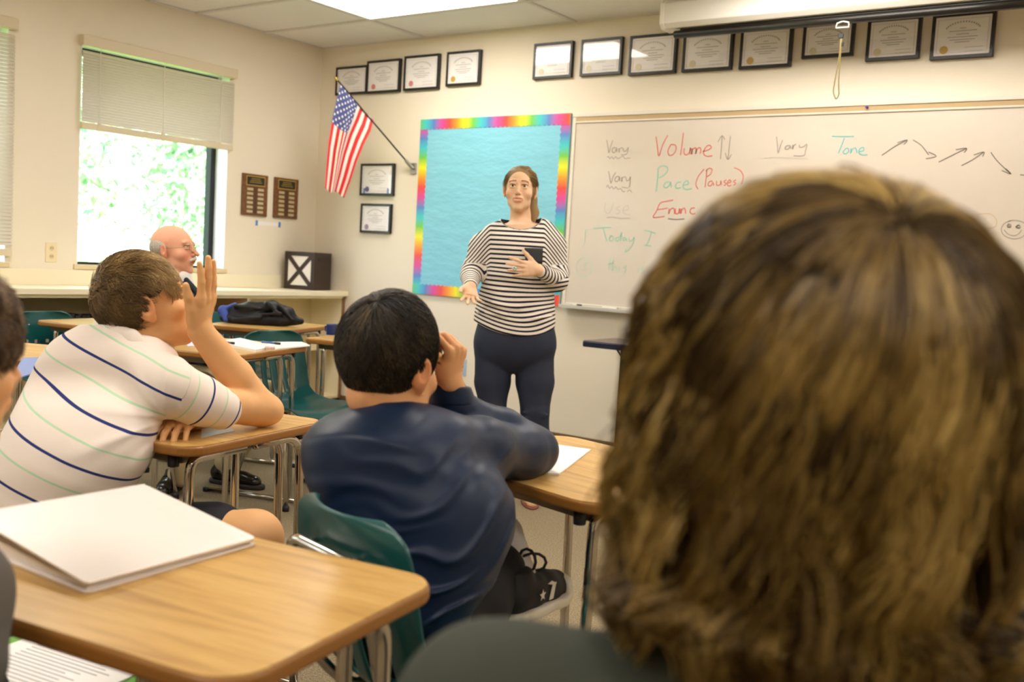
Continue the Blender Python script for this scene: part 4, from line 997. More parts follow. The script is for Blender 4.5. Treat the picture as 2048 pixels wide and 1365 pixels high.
def face_tint(c, R, s=1.0, brow=(.42, .34, .28), lip=(.86, .56, .54), cheek=.10, ear=True, mw=1.0, mo=1.0, teeth=False):
    def f(X, T=None):
        l = ((X-c)@R)/s; o = np.ones((len(X), 3))
        g = lambda cx, cy, cz, sx, sy, sz: np.exp(-(((np.abs(l[:, 0])-cx)/sx)**2+((l[:, 1]-cy)/sy)**2+((l[:, 2]-cz)/sz)**2))
        ch = g(.042, .08, -.018, .020, .05, .018)[:, None]; o *= 1-cheek*ch*np.array([0, 1., .9])
        fr = l[:, 1] > .06
        bz = .0465-np.clip((np.abs(l[:, 0])-.034)/.02, 0, 1)*.008-np.clip((.02-np.abs(l[:, 0]))/.02, 0, 1)*.003
        bm = (fr & (np.abs(l[:, 2]-bz) < .0042) & (np.abs(l[:, 0]) > .012) & (np.abs(l[:, 0]) < .050))[:, None]; o = np.where(bm, np.array(brow), o)
        lm = (l[:, 1] > .088) & (((l[:, 0]/(.0225*mw))**2+((l[:, 2]+.0502)/(.0068+.0026*mo))**2) < 1); o = np.where(lm[:, None], np.array(lip), o)
        mm = (l[:, 1] > .088) & (((l[:, 0]/(.0185*mw))**2+((l[:, 2]+.0498)/(.0026*mo))**2) < 1); o = np.where(mm[:, None], np.array([1.02, 1.05, 1.1] if teeth else [.45, .22, .2]), o)
        zl_ = .0205+.0075*np.sqrt(np.clip(1-((np.abs(l[:, 0])-.031)/.0165)**2, 0, 1)); la = (l[:, 1] > .070) & (np.abs(np.abs(l[:, 0])-.031) < .0165) & (np.abs(l[:, 2]-zl_) < .0022); o = np.where(la[:, None], np.array([.34, .24, .20]), o)
        em = (np.abs(l[:, 0]) > .074) & (np.abs(l[:, 2]) < .04) & (np.abs(l[:, 1]+.01) < .035); o = np.where((em & ear)[:, None], o*np.array([1., .84, .80]), o)
        no = (((np.abs(l[:, 0])-.0058)/.004)**2+((l[:, 2]+.0272)/.004)**2 < 1) & (l[:, 1] > .09); o = np.where(no[:, None], o*.86, o)
        return o
    return f
m_sclera = mat('eye_white', (232, 226, 220), .15); m_pupil = mat('pupil', (14, 12, 12), .1); m_iris = {}
def add_eyes(c, R, s, par, iris=(84, 66, 46)):
    mi = mat('iris_%d' % iris[0], iris, .12)
    for e in (-1, 1):
        ce = c+R@(np.array([e*.031, .0745, .0205])*s); m = MB(); r = .0125*s; vs = []; fs = []; mid = []
        K, J = 12, 20
        for i in range(K+1):
            th = math.pi*i/K*.62
            for j in range(J):
                ph = 2*math.pi*j/J; vs.append(ce+R@(r*np.array([math.sin(th)*math.cos(ph), math.cos(th), math.sin(th)*math.sin(ph)])))
        for i in range(K):
            for j in range(J): fs.append((i*J+j, i*J+(j+1) % J, (i+1)*J+(j+1) % J, (i+1)*J+j)); mid.append(2 if i < 1 else (1 if i < 3 else 0))
        m.add(vs, fs); o = m.obj('eyeball', [m_sclera, mi, m_pupil], par, True); o.data.polygons.foreach_set('material_index', mid)
def rot(v, ax, a):
    ax = nrm(ax); v = np.asarray(v, float); return v*math.cos(a)+np.cross(ax, v)*math.sin(a)+ax*(ax@v)*(1-math.cos(a))
def add_hand(b, w, d, n_, ts, s=1.0, curl=((10, 15, 10),)*4, spread=6, tdir=(.62, .70, .25), tcurl=20, kb=.004):
    """w wrist, d direction of the hand, n_ direction the palm faces, ts=+1/-1 the side of the thumb (cross(n,d)*ts)"""
    d = nrm(d); n_ = nrm(np.asarray(n_)-d*(np.asarray(n_)@d)); sd = np.cross(n_, d)*ts
    K = [w+(d*.088-n_*.003+sd*.030)*s, w+(d*.092-n_*.005+sd*.010)*s, w+(d*.087-n_*.004-sd*.011)*s, w+(d*.078-n_*.001-sd*.030)*s]
    R = np.stack([sd, -n_, d], 1)
    b.loft([(w, .026*s, .018*s), (w+d*.03*s, .034*s, .0165*s), (w+(d*.06+sd*.001)*s, .040*s, .0155*s), (w+(d*.084-sd*.0)*s, .041*s, .0130*s)], R, .012*s, 2.2)
    b.ell(w+(d*.038+sd*.026+n_*.010)*s, np.array([.016, .014, .028])*s, R, .012*s)
    tips = []
    for i, (k, L) in enumerate(zip(K, (.074, .082, .076, .060))):
        c = curl[min(i, len(curl)-1)]; ang = math.radians(spread*(1.5-i)); dd = nrm(d*math.cos(ang)+sd*math.sin(ang)); ax = np.cross(dd, n_)
        p = k-dd*.012*s; q = k; rr = [.0095, .0086, .0078, .0066]; rs = (1, 1.02, .98, .86)[i]; a = 0; b.cap(p, q, .0095*s, .0095*s*rs, .008*s)
        for j, f in enumerate((.46, .30, .26)):
            a += math.radians(c[j]); u = rot(dd, ax, a); q2 = q+u*L*f*s; b.cap(q, q2, rr[j]*s*rs, rr[j+1]*s*rs, kb*s if j == 0 else .003*s); q = q2
        tips.append(q)
    t0 = w+(d*.022+sd*.022+n_*.006)*s; td = nrm(d*tdir[0]+sd*tdir[1]+n_*tdir[2]); t1 = t0+td*.040*s; td2 = rot(td, np.cross(td, nrm(d+n_*.4)), math.radians(tcurl)); t2 = t1+td2*.033*s; t3 = t2+rot(td2, np.cross(td2, nrm(d+n_*.4)), math.radians(tcurl*.6))*.026*s
    b.chain([t0, t1, t2, t3], [.015*s, .0118*s, .0100*s, .0078*s], .006*s)
    return tips

# ---- hair: locks of fine tapering tubes with a colour value per lock
def hair_mat(name, stops, rough=.42):
    m = mat(name, stops[len(stops)//2][1], rough, spec=.45); n = NT(m); a = n.n('ShaderNodeAttribute'); a.attribute_name = 'tint'
    n.base(n.ramp(a.outputs['Fac'], stops)); return m
def strands(name, m, parent, paths, r0, tints, sides=3, tip=.25, rvar=None):
    """paths (N,K,3)"""
    Np, K, _ = paths.shape
    T = np.gradient(paths, axis=1); T /= np.linalg.norm(T, axis=2, keepdims=True)+1e-9
    ref = np.array([.31, .57, .76]); A = np.cross(T, ref); A /= np.linalg.norm(A, axis=2, keepdims=True)+1e-9; Bn = np.cross(T, A)
    prof = np.interp(np.linspace(0, 1, K), [0, .15, .6, 1], [.7, 1, .8, tip])*r0
    rr = prof[None, :]*(np.ones(Np) if rvar is None else rvar)[:, None]
    an = 2*np.pi*np.arange(sides)/sides
    V = paths[:, :, None, :]+rr[:, :, None, None]*(A[:, :, None, :]*np.cos(an)[None, None, :, None]+Bn[:, :, None, :]*np.sin(an)[None, None, :, None])
    V = V.reshape(-1, 3); base = (np.arange(Np)*K*sides)[:, None, None]; i = np.arange(K-1)[None, :, None]; j = np.arange(sides)[None, None, :]
    a = base+i*sides+j; b2 = base+i*sides+(j+1) % sides; c = b2+sides; d = a+sides
    Q = np.stack(np.broadcast_arrays(a, b2, c, d), -1).reshape(-1, 4)
    me = bpy.data.meshes.new(name); nf = len(Q); me.vertices.add(len(V)); me.vertices.foreach_set('co', V.astype(F32).ravel())
    me.loops.add(nf*4); me.loops.foreach_set('vertex_index', Q.astype(np.int32).ravel()); me.polygons.add(nf)
    me.polygons.foreach_set('loop_start', np.arange(0, nf*4, 4, dtype=np.int32)); me.polygons.foreach_set('loop_total', np.full(nf, 4, np.int32))
    me.polygons.foreach_set('use_smooth', np.ones(nf, bool)); me.update(calc_edges=True)
    at = me.attributes.new('tint', 'FLOAT', 'POINT'); at.data.foreach_set('value', np.repeat(tints, K*sides).astype(F32))
    o = link(name, me, m, parent); o['kind'] = 'stuff'; return o
def grow(c, R, rad, keep, whorl, n, length, K=8, lift=(.0, .03), grav=.3, side=(0, 0, 0), noise=.15, clump=60, clumpk=.6, wave=0, wavel=.05, seed=1, lenvar=.25, flow=1.0, hug=1.0):
    """n strands rooted on the ellipsoid (c, R, rad); keep(local unit vectors)->mask; returns (n,K,3) paths, tints"""
    g = np.random.default_rng(seed); rad = np.asarray(rad, float); out = []
    u = g.normal(size=(n*6, 3)); u /= np.linalg.norm(u, axis=1)[:, None]; u = u[keep(u)][:n]; n = len(u)
    cl = g.integers(0, n, clump) if clump else None
    w = nrm(whorl); p = u*rad; Lr = length(u)*(1+lenvar*g.uniform(-1, 1, n)); st = Lr/(K-1)
    nz = g.normal(size=(n, 3))*noise
    if clump:
        dist = ((u[:, None, :]-u[cl][None])**2).sum(2); ow = dist.argmin(1); nz = nz*(1-clumpk)+nz[cl][ow]*clumpk; ph = g.uniform(0, 6.28, clump)[ow]+g.normal(0, .3, n); ti = np.clip(g.normal(.48, .27, clump)[ow]+g.normal(0, .12, n), 0, 1)
    else: ph = g.uniform(0, 6.28, n); ti = np.clip(g.normal(.5, .25, n), 0, 1)
    gv = R.T@np.array([0, 0, -1.]); sdv = np.asarray(side, float); path = [p.copy()]; pos = p.copy()
    for k in range(1, K):
        t = k/(K-1); q = pos/rad; rho = np.linalg.norm(q, axis=1, keepdims=True); nn = pos/rad**2; nn /= np.linalg.norm(nn, axis=1, keepdims=True)
        uu = q/rho; fl = uu-w*(1.0); fl -= nn*(fl*nn).sum(1, keepdims=True); fl /= np.linalg.norm(fl, axis=1, keepdims=True)+1e-6
        d = fl*flow*(1-.3*t)+gv*(grav*(.4+t))+sdv+nz*(.5+t)
        tgt = 1+(lift[0]+(lift[1]-lift[0])*t)/rad.mean()
        rad_c = (d*nn).sum(1, keepdims=True); d = np.where((rho < tgt*1.02) | (rad_c < 0) & (hug > .5) & (rho < tgt*1.3), d-nn*rad_c*(rho < tgt*1.1), d); d /= np.linalg.norm(d, axis=1, keepdims=True)+1e-6
        pos = pos+d*st[:, None]; q = pos/rad; rho = np.linalg.norm(q, axis=1, keepdims=True); pos = np.where(rho < tgt, q/rho*tgt*rad, pos)
        pp = pos.copy()
        if wave:
            s2 = np.cross(d, nn); am = wave*t*(.5+t); a = ph+2*np.pi*(Lr*t)/wavel
            pp = pp+s2*(am*np.sin(a))[:, None]+nn*(am*.7*np.cos(a))[:, None]
        path.append(pp)
    paths = np.stack(path, 1)@R.T+c
    return paths, ti
# ============================================================ PEOPLE
def knit(name, rgb, rough=.8):
    m = mat(name, rgb, rough, spec=.2); return m
# ---------------- the standing woman
DW = 4.95
wo = empty('person', (P(1035, 519, DW)[0], P(1035, 519, DW)[1], 0), label='standing woman in a black and white striped top and dark jeans, hand on her chest', cat='person')
bpy.context.view_layer.update()
def under(o, root):
    o.parent = root; o.matrix_parent_inverse = root.matrix_world.inverted(); return o
UP = np.array([0, 0, 1.])
b = Body()
hc = P(1040, 383, DW-.02); R = frame(-CF*np.array([1, 1, .3])-CR*.10, UP+CR*.0)
add_head(b, hc, R, .94, jaw=1.0, mw=1.3, mo=1.7)
b.chain([hc+R@np.array([0, -.022, -.05]), P(1041, 432, DW+.03), P(1040, 462, DW+.02)], [.050, .047, .062], .018)
b.loft(lpx([(690, 985, 1075, DW, .10), (600, 985, 1080, DW, .095), (520, 985, 1085, DW, .095), (475, 985, 1090, DW, .07), (452, 1005, 1072, DW, .05)]), CAMR, .03)
b.chain([P(985, 466, DW), P(1092, 462, DW)], [.026, .026], .05)
for e in (-1, 1): b.cap(P(1038+e*6, 466, DW-.05), P(1038+e*52, 460, DW-.02), .009, .010, .02)
# arms
EL, WL = P(943, 546, DW-.02), P(941, 572, DW-.20)
ER, WR = P(1120, 562, DW-.02), P(1079, 541, DW-.20)
b.chain([P(985, 478, DW), EL, WL], [.034, .036, .026], .02); b.chain([P(1090, 474, DW), ER, WR], [.034, .036, .026], .02)
b.chain([P(990, 690, DW), P(986, 820, DW), P(986, 960, DW+.03)], [.06, .045, .035], .03); b.chain([P(1068, 690, DW), P(1070, 830, DW), P(1064, 960, DW)], [.06, .045, .035], .03)
add_hand(b, WL, P(941, 594, DW-.26)-WL, CAM-WL+CR*.8, -1, .92, curl=((8, 12, 8), (6, 14, 10), (8, 16, 10), (10, 18, 10)), spread=14, tdir=(.75, .6, .2))
add_hand(b, WR, P(1010, 533, DW-.24)-WR, CF-CR*.2, 1, .92, curl=((6, 10, 6), (8, 12, 8), (10, 14, 8), (12, 14, 8)), spread=9, tdir=(.65, .72, .05), tcurl=4)
sk = skin_mat('skin_woman', (234, 194, 158)); ft_ = face_tint(hc, R, .94, brow=(.34, .25, .18), lip=(.86, .56, .56), cheek=.10, mw=1.3, mo=1.7, teeth=True)
o = b.mesh('body', sk, None, .0027, tint=lambda X: ft_(X)); under(o, wo)
add_eyes(hc, R, .93, None)
for q in [q for q in COL.objects if q.name.startswith('eyeball') and q.parent is None]: under(q, wo)
# top
t = Body(); T0 = DW+.005
t.loft(lpx([(678, 950, 1106, T0, .148), (664, 948, 1108, T0, .150), (650, 947, 1110, T0, .150), (620, 950, 1110, T0, .148), (590, 957, 1108, T0, .142), (560, 966, 1106, T0, .132), (530, 970, 1108, T0, .130), (500, 970, 1108, T0, .130), (478, 968, 1108, T0, .115), (458, 978, 1102, T0, .080), (438, 1002, 1082, T0, .045)]), CAMR, .03, 2.4)
t.chain([P(985, 470, DW), P(962, 494, DW), P(945, 540, DW-.03)], [.042, .050, .049], .045)
t.chain([P(944, 540, DW-.03), P(941, 553, DW-.06), P(941, 570, DW-.185)], [.050, .047, .034], .02)
t.chain([P(1090, 462, DW), P(1108, 492, DW), P(1117, 545, DW-.01)], [.042, .050, .050], .045)
t.chain([P(1118, 545, DW-.01), P(1115, 562, DW-.06), P(1083, 543, DW-.185)], [.050, .050, .033], .02)
# ribs of cloth folds
for y0, x0, x1, dy in ((606, 968, 1040, 10), (640, 1050, 1104, -8), (625, 955, 1010, 6), (552, 975, 1020, 6)):
    t.cap(P(x0, y0, DW-.135), P(x1, y0+dy, DW-.145), .006, .004, .02)
zh_ = P(1030, 668, DW)[2]
t.fn(lambda X, d: np.maximum(d, zh_+1.2*((X-P(1036, 668, DW))@CR)**2-X[:, 2]+.0*d), P(1036, 668, DW), .5)
nk = np.stack([CR, nrm(np.cross(CR, nrm(UP*.80-CF*.6)))*-1, nrm(UP*.80-CF*.6)], 1)
t.ell(P(1042, 424, DW-.035), (.102, .100, .100), np.stack([CR, -CF, CU], 1), .004, True)
elbL = P(944, 536, DW-.03); elbR = P(1118, 540, DW-.01)
def sc(X):
    l = (X-P(1040, 519, DW)); x = l@CR; z = X[:, 2]; y = l@(-CF)
    zz_ = np.clip((z-P(1040, 548, DW)[2])/.04, 0, 1); ax = np.where(x > 0, x+.028, -x+.0); s1 = np.clip(ax-.142, 0, 1); lw_ = np.clip((P(1040, 520, DW)[2]-z)/.32, 0, 1); v = z+1.3*(s1*s1/(s1+.015))*zz_-1.3*lw_*(x+.01)**2+.004*np.sin(x*17+z*23)*(1-zz_)
    nk_ = np.linalg.norm((X-P(1042, 424, DW-.035))@CAMR/np.array([.102, .100, .100]), axis=1)
    for e, wv, sg in ((elbL, P(940, 585, DW-.22), -1), (elbR, P(1079, 541, DW-.20), 1)):
        d = nrm(wv-e); s_ = (X-e)@d; rad = np.linalg.norm(X-e-s_[:, None]*d, axis=1)
        cap_ = (s_ > -.035) & (rad < .075) & ((sg*x > .155) | (y > .125)) & ((z < e[2]+.025))
        v = np.where(cap_, e[2]-s_, v)
    return np.where(nk_ < 1.06, .0045, v)
m_st = mat('striped_jersey', (236, 228, 220), .8, spec=.2); n = NT(m_st); a = n.n('ShaderNodeAttribute'); a.attribute_name = 'sc'
fr_ = n.math('FRACT', n.math('MULTIPLY', a.outputs['Fac'], 1/.0225)); n.base(n.mix(n.math('LESS_THAN', fr_, .42), (238, 230, 218), (34, 26, 44)))
o = t.mesh('striped_top', m_st, None, .0035, attrs={'sc': sc}); under(o, wo)
# neckline binding: ring of the cut
nb = MB(); ring = []
for k in range(33):
    a_ = -.5+k/32*(math.pi+1.0)
    ring.append((1042-52*math.cos(a_), 424+38*math.sin(a_)))
pk = P(1049, 496, DW-.135); pm = MB()
px4 = [(1049, 496), (1086, 497), (1085, 528), (1051, 524)]; ds = [DW-.142, DW-.128, DW-.134, DW-.146]
q4 = [P(x, y, d) for (x, y), d in zip(px4, ds)]
G = []
for i in range(7):
    for j in range(7):
        u_, v_ = i/6, j/6; p_ = (q4[0]*(1-u_)+q4[1]*u_)*(1-v_)+(q4[3]*(1-u_)+q4[2]*u_)*v_; G.append(p_-CF*.004*math.sin(math.pi*u_))
pm.add(G, [(i*7+j, i*7+j+1, (i+1)*7+j+1, (i+1)*7+j) for i in range(6) for j in range(6)])
o = pm.obj('chest_pocket', mat('black_satin', (24, 22, 24), .5), None, True); q_ = o.modifiers.new('s', 'SOLIDIFY'); q_.thickness = .012; under(o, wo)
cf = Body(); cf.cap(WR+nrm(ER-WR)*.022, WR+nrm(ER-WR)*.036, .0345, .035, 0); o = cf.mesh('cuff', mat('cuff_grey', (96, 88, 90), .8), None, .003); under(o, wo)
rg = add = MB(); rp = P(1029, 537, DW-.262); MB().tube([rp+CR*.007*math.cos(a_)+CU*.007*math.sin(a_) for a_ in np.linspace(0, 6.28, 13)[:-1]], .0035, 8, True).obj('ring', mat('silver', (200, 204, 200), .2, 1.0), None, True)
under(COL.objects['ring'], wo)
s_ = Body(); s_.ell(rp-CF*.002, (.006, .004, .005), CAMR, 0); o = s_.mesh('ring_stone', mat('turquoise', (110, 190, 180), .3), None, .0015, pad=.006); under(o, wo)
# jeans
j = Body()
j.loft(lpx([(748, 1000, 1056, DW, .05), (732, 975, 1082, DW, .10), (716, 955, 1104, DW, .125), (700, 948, 1112, DW, .135), (685, 947, 1113, DW, .138), (655, 953, 1108, DW, .130), (640, 958, 1104, DW, .12)]), CAMR, .03, 2.3)
j.chain([P(988, 712, DW), P(985, 765, DW), P(985, 815, DW-.01), P(984, 870, DW), P(986, 968, DW+.03)], [.094, .088, .066, .062, .046], .012)
j.chain([P(1068, 712, DW), P(1070, 765, DW), P(1070, 822, DW-.01), P(1070, 870, DW), P(1064, 968, DW)], [.098, .094, .070, .070, .046], .012)
for y0, x0, x1, dy in ((826, 1046, 1096, 4), (814, 962, 1006, 4), (838, 1050, 1094, -4)): j.cap(P(x0, y0, DW-.066), P(x1, y0+dy, DW-.066), .005, .004, .012)
m_jean = mat('dark_denim', (24, 32, 52), .75); n = NT(m_jean); v = n.obj(); n.base(n.mix(n.noise(v, 12, 4), (18, 25, 42), (32, 42, 66))); n.bump(n.noise(v, 300, 2), .3, .001)
o = j.mesh('jeans', m_jean, None, .0045); under(o, wo)
# sandals and feet
for x_, dd_ in ((986, .0), (1060, -.02)):
    A1 = P(x_, 960, DW+dd_); A1[2] = .07; fwd = nrm(-CF*[1, 1, 0]+CR*.1*(1 if x_ > 1000 else -1))
    s2 = Body(); s2.chain([A1+[0, 0, .01], A1-[0, 0, .035], A1+fwd*.07-[0, 0, .035], A1+fwd*.13-[0, 0, .045]], [.034, .032, .034, .026], .02); s2.half(A1-[0, 0, .063], -UP)
    o = s2.mesh('foot', sk, None, .004, tint=lambda X: np.ones((len(X), 3))); under(o, wo)
    s3 = Body(); Rf = frame(fwd, UP); s3.ell(A1+fwd*.05-[0, 0, .066], (.044, .125, .016), Rf, 0); s3.half(A1-[0, 0, .069], -UP, .002); s3.cap(A1+fwd*.08-[0, 0, .03]+Rf[:, 0]*.035, A1+fwd*.08-[0, 0, .03]-Rf[:, 0]*.035, .012, .012, .01)
    o = s3.mesh('sandal', mat('red_brown_leather', (120, 66, 46), .5), None, .004); under(o, wo)
# hair: pulled back cap, ponytail behind
hm = hair_mat('hair_blonde', [(0, (92, 70, 42)), (.5, (150, 122, 76)), (1, (196, 170, 118))])
h = Body(); L = lambda x, y, z: hc+R@(np.array([x, y, z])*.94)
h.ell(L(0, -.018, .044), np.array([.0795, .098, .085])*.94, R, 0); h.ell(L(0, -.03, .0), np.array([.080, .082, .080])*.93, R, .03)
h.ell(L(0, .112, .004), np.array([.0735, .092, .108])*.93, R, .006, True); h.half(L(0, .02, -.06), R@np.array([0, .5, -1.]), .006)
h.chain([L(-.015, -.10, .02), L(-.045, -.12, -.03), L(-.070, -.09, -.10), L(-.082, -.05, -.165)], [.03, .032, .024, .012], .02)
hcol = hair_mat('hair_blonde_base', [(0, (124, 98, 60)), (1, (154, 126, 82))], .75)
o = h.mesh('hair', hcol, None, .0035, attrs={'tint': lambda X: np.full(len(X), .6)}); under(o, wo)
keep = lambda u: (u[:, 1] < .62+.25*(np.abs(u[:, 0]) > .6)-.9*np.clip(-u[:, 2]+.1, 0, 1)) & (u[:, 2] > -.35) & ~((np.abs(u[:, 0]) > .75) & (u[:, 2] < .05) & (u[:, 1] > -.35))
pth, ti = grow(L(0, -.018, .044), R, np.array([.0795, .098, .085])*.94*1.005, keep, (0, .95, .35), 2600, lambda u: np.full(len(u), .10), K=6, lift=(.000, .003), grav=.0, noise=.05, clump=200, seed=3)
o = strands('hair_strands', hm, None, pth, .0011, ti); under(o, wo)
# ---------------- helper: person with pieces parented to an Empty
class Person:
    def __init__(s, x, y, label): s.root = empty('person', (x, y, 0), label=label, cat='person'); bpy.context.view_layer.update()
    def add(s, *os):
        for o in os: under(o, s.root)
        return os[0]
def eyes_for(pr, c, R, s, iris=(84, 66, 46)):
    add_eyes(c, R, s, None, iris)
    for q in [q for q in COL.objects if q.name.startswith('eyeball') and q.parent is None]: under(q, pr.root)
def fabric(name, c1, c2, rough=.7, bs=.25, sc_=14):
    m = mat(name, c1, rough, spec=.25); n = NT(m); v = n.obj(); n.base(n.mix(n.noise(v, sc_, 3), c1, c2)); n.bump(n.noise(v, 420, 2), bs, .001); return m
def shoe(pr, heel, toe, up, cols, w_=.045, h=.07, star=False, name='shoe'):
    L = np.linalg.norm(toe-heel); R = frame(toe-heel, up); Q = lambda x, y, z: heel+R@np.array([x, y, z])
    k = L/.28
    u = Body(); u.chain([Q(0, .04*k, .05), Q(0, .10*k, .048), Q(0, .17*k, .036), Q(0, .225*k, .030)], [.037, .038, .036, .034], .02)
    u.cap(Q(0, .050*k, .055), Q(0, .058*k, .092), .036, .033, .02); u.half(Q(0, 0, .018), -R[:, 2], .003); u.half(Q(0, 0, .102), R[:, 2], .003)
    o = pr.add(u.mesh(name, cols[0], None, .0035))
    def kid(b): b.parent = o; b.matrix_parent_inverse = o.matrix_world.inverted(); return b
    bpy.context.view_layer.update()
    s_ = Body(); s_.chain([Q(0, .038*k, .012), Q(0, .12*k, .012), Q(0, .20*k, .012), Q(0, .240*k, .012)], [.041, .041, .046, .038], .02); s_.half(Q(0, 0, .0), -R[:, 2], .002); s_.half(Q(0, 0, .022), R[:, 2], .003)
    kid(s_.mesh('sole', cols[1], None, .0035))
    if star:
        t = Body(); t.ell(Q(0, .228*k, .030), (.041, .041, .030), R, 0); t.half(Q(0, .222*k, 0), -R[:, 1], .003); t.half(Q(0, 0, .016), -R[:, 2], .003); kid(t.mesh('toe_cap', cols[2], None, .003))
        m = MB()
        for i in range(5): m.tube([Q(-.018, .10*k+.018*i, .083-.006*i), Q(0, .105*k+.018*i, .089-.007*i), Q(.018, .10*k+.018*i, .083-.006*i)], .003, 6)
        kid(m.obj('laces', cols[0], None, True))
        m = MB(); lp = [Q(.0+.02*math.cos(a), .10*k, .11+.02*math.sin(a)*1.2) for a in np.linspace(0, 6.28, 12)[:-1]]; m.tube(lp, .0032, 6, True); lp = [Q(.0+.02*math.cos(a), .125*k+.02*math.cos(a), .10+.02*math.sin(a)) for a in np.linspace(0, 6.28, 12)[:-1]]; m.tube(lp, .0032, 6, True)
        kid(m.obj('lace_bow', cols[0], None, True))
        m = MB()
        for y0, z0, y1, z1 in ((.118, .066, .140, .060), (.140, .060, .128, .030)): 
            for xx in (.039,): m.add([Q(xx+.003, y0*k, z0), Q(xx+.003, y1*k, z1), Q(xx+.004, y1*k+.016, z1), Q(xx+.004, y0*k+.014, z0+.004)], [(0, 1, 2, 3)])
        c = (.043, .092*k, .050); st = []
        for q in range(10):
            a = math.pi/2+q*math.pi/5; r = .013 if q % 2 == 0 else .0055; st.append(Q(c[0]+.003, c[1]+r*math.cos(a), c[2]+r*math.sin(a)))
        m.add(st, [tuple(range(10))]); kid(m.obj('side_stripe', cols[2], None))
        m = MB()
        for sx in (-1, 1):
            for i in range(5): m.lathe([(.003, 0), (.003, .002)], Q(sx*.021, .10*k+.018*i, .080-.006*i), 8)
        kid(m.obj('eyelets', m_white, None))
    else:
        m = MB()
        for i in range(4): m.tube([Q(-.016, .11*k+.014*i, .082-.006*i), Q(0, .112*k+.014*i, .088-.006*i), Q(.016, .11*k+.014*i, .082-.006*i)], .0022, 6)
        kid(m.obj('laces', m_black, None, True))
    return o
# ================= boy in the striped polo
dA = 2.35
pa = Person(*P(150, 1000, dA)[:2], 'boy in a striped white polo shirt, face leaning on his raised hand')
Ra = frame(CR*.80+CF*.50+UP*.26, UP*1.0-CR*.16)
ha = P(292, 619, 2.28)-Ra@np.array([.080, -.012, .0])
b = Body(); add_head(b, ha, Ra, .98, jaw=1.02)
b.chain([ha+Ra@np.array([0, -.025, -.05]), P(262, 672, dA+.02), P(240, 710, dA)], [.052, .054, .065], .02)
b.loft(lpx([(1080, 10, 180, 2.2, .09), (960, 30, 240, 2.2, .09), (860, 70, 275, 2.24, .09), (760, 120, 300, dA, .085), (700, 165, 280, dA, .06)]), CAMR, .03)
SA, EA, WA = P(350, 775, 2.24), P(522, 818, 2.47), P(400, 662, 2.33)
b.chain([P(300, 755, 2.32), P(352, 785, 2.27), P(440, 812, 2.345), EA], [.036, .036, .043, .040], .012); b.chain([EA, P(470, 752, 2.42), WA], [.040, .041, .029], .010)
b.cap(P(498, 812, 2.44), P(540, 822, 2.49), .040, .034, .02)
add_hand(b, WA, P(412, 590, 2.31)-WA, -CR*.97+CF*.2, -1, 1.0, curl=((6, 8, 4), (2, 6, 4), (0, 6, 4), (2, 8, 6)), spread=1, tdir=(.85, .45, .1), tcurl=8)
LW = P(378, 838, 2.36)
b.chain([P(300, 790, 2.5), P(430, 838, 2.56), LW], [.045, .040, .028], .02)
add_hand(b, LW, P(346, 866, 2.22)-LW+CR*-.02, -UP, 1, .90, curl=((22, 30, 16), (24, 34, 18), (22, 36, 18), (22, 34, 18)), spread=7, tdir=(.5, .85, .1), tcurl=14)
KA = P(508, 1078, 2.27); b.chain([P(120, 1090, 2.35), P(400, 1085, 2.30), KA, P(520, 1330, 2.30)*[1, 1, 0]+[0, 0, .10]], [.085, .078, .062, .042], .02)
KB = P(430, 1070, 2.62); b.chain([P(120, 1070, 2.5), KB, KB*[1, 1, 0]+[0, 0, .10]], [.08, .06, .042], .02)
sk = skin_mat('skin_boy', (228, 176, 122)); fa = face_tint(ha, Ra, .98, brow=(.62, .48, .34), lip=(.84, .54, .50), cheek=.12)
pa.add(b.mesh('body', sk, None, .0030, tint=lambda X: fa(X))); eyes_for(pa, ha, Ra, .98, (90, 110, 120))
t = Body()
t.loft(lpx([(1110, -55, 205, 2.2, .125), (1050, -50, 228, 2.2, .13), (990, -38, 250, 2.2, .13), (930, -18, 286, 2.2, .13), (870, 14, 308, 2.22, .13), (810, 45, 325, 2.27, .13), (755, 70, 350, dA, .125), (710, 92, 350, dA, .115), (675, 122, 325, dA, .09), (650, 165, 290, dA, .06)]), CAMR, .03, 2.3)
t.chain([P(270, 735, 2.30), P(340, 775, 2.25), P(395, 800, 2.30), P(440, 817, 2.345)], [.07, .058, .052, .0500], .03)
t.chain([P(240, 740, 2.45), P(330, 800, 2.52), P(385, 828, 2.54)], [.07, .06, .05], .04)
t.half(P(441, 815, 2.35), (EA-P(395, 800, 2.30))*1.0, .003) if False else None
def wr_a(X, d):
    l = X-P(330, 840, 2.2); x = l@CR; y = l@CU; r = np.sqrt(x*x+y*y)+1e-4; th = np.arctan2(y, x)
    return d-.0045*np.exp(-((r-.10)/.08)**2)*(np.sin(th*9+.8)*.5+.5)**3*(x < .03)-.003*np.clip((-y-.05)/.1, 0, 1)*(np.sin((y+.5*x)*55)*.5+.5)**3
t.fn(wr_a, P(330, 840, 2.2), 1.)
n0 = P(268, 668, dA-.01); t.ell(n0+CU*.02+CR*.01, (.060, .060, .05), frame(CF, nrm(CU*.8+CR*.5)), .006, True)
O_ = P(308, 851, 2.3); dl = -.47*CR-.88*CU; ad = nrm(P(438, 816, 2.345)-P(340, 775, 2.25)); A0_ = P(340, 775, 2.25)
def sca(X):
    v = (X-O_)@dl/.0945; v = v+.10*np.sin(((X-O_)@CR)*6)
    s_ = (X-A0_)@ad; rad = np.linalg.norm(X-A0_-s_[:, None]*ad, axis=1)
    on = (s_ > .005) & (rad < .068) & ((X-O_)@(-CF) > -.16); return np.where(on, (s_-.075)/.085, v)
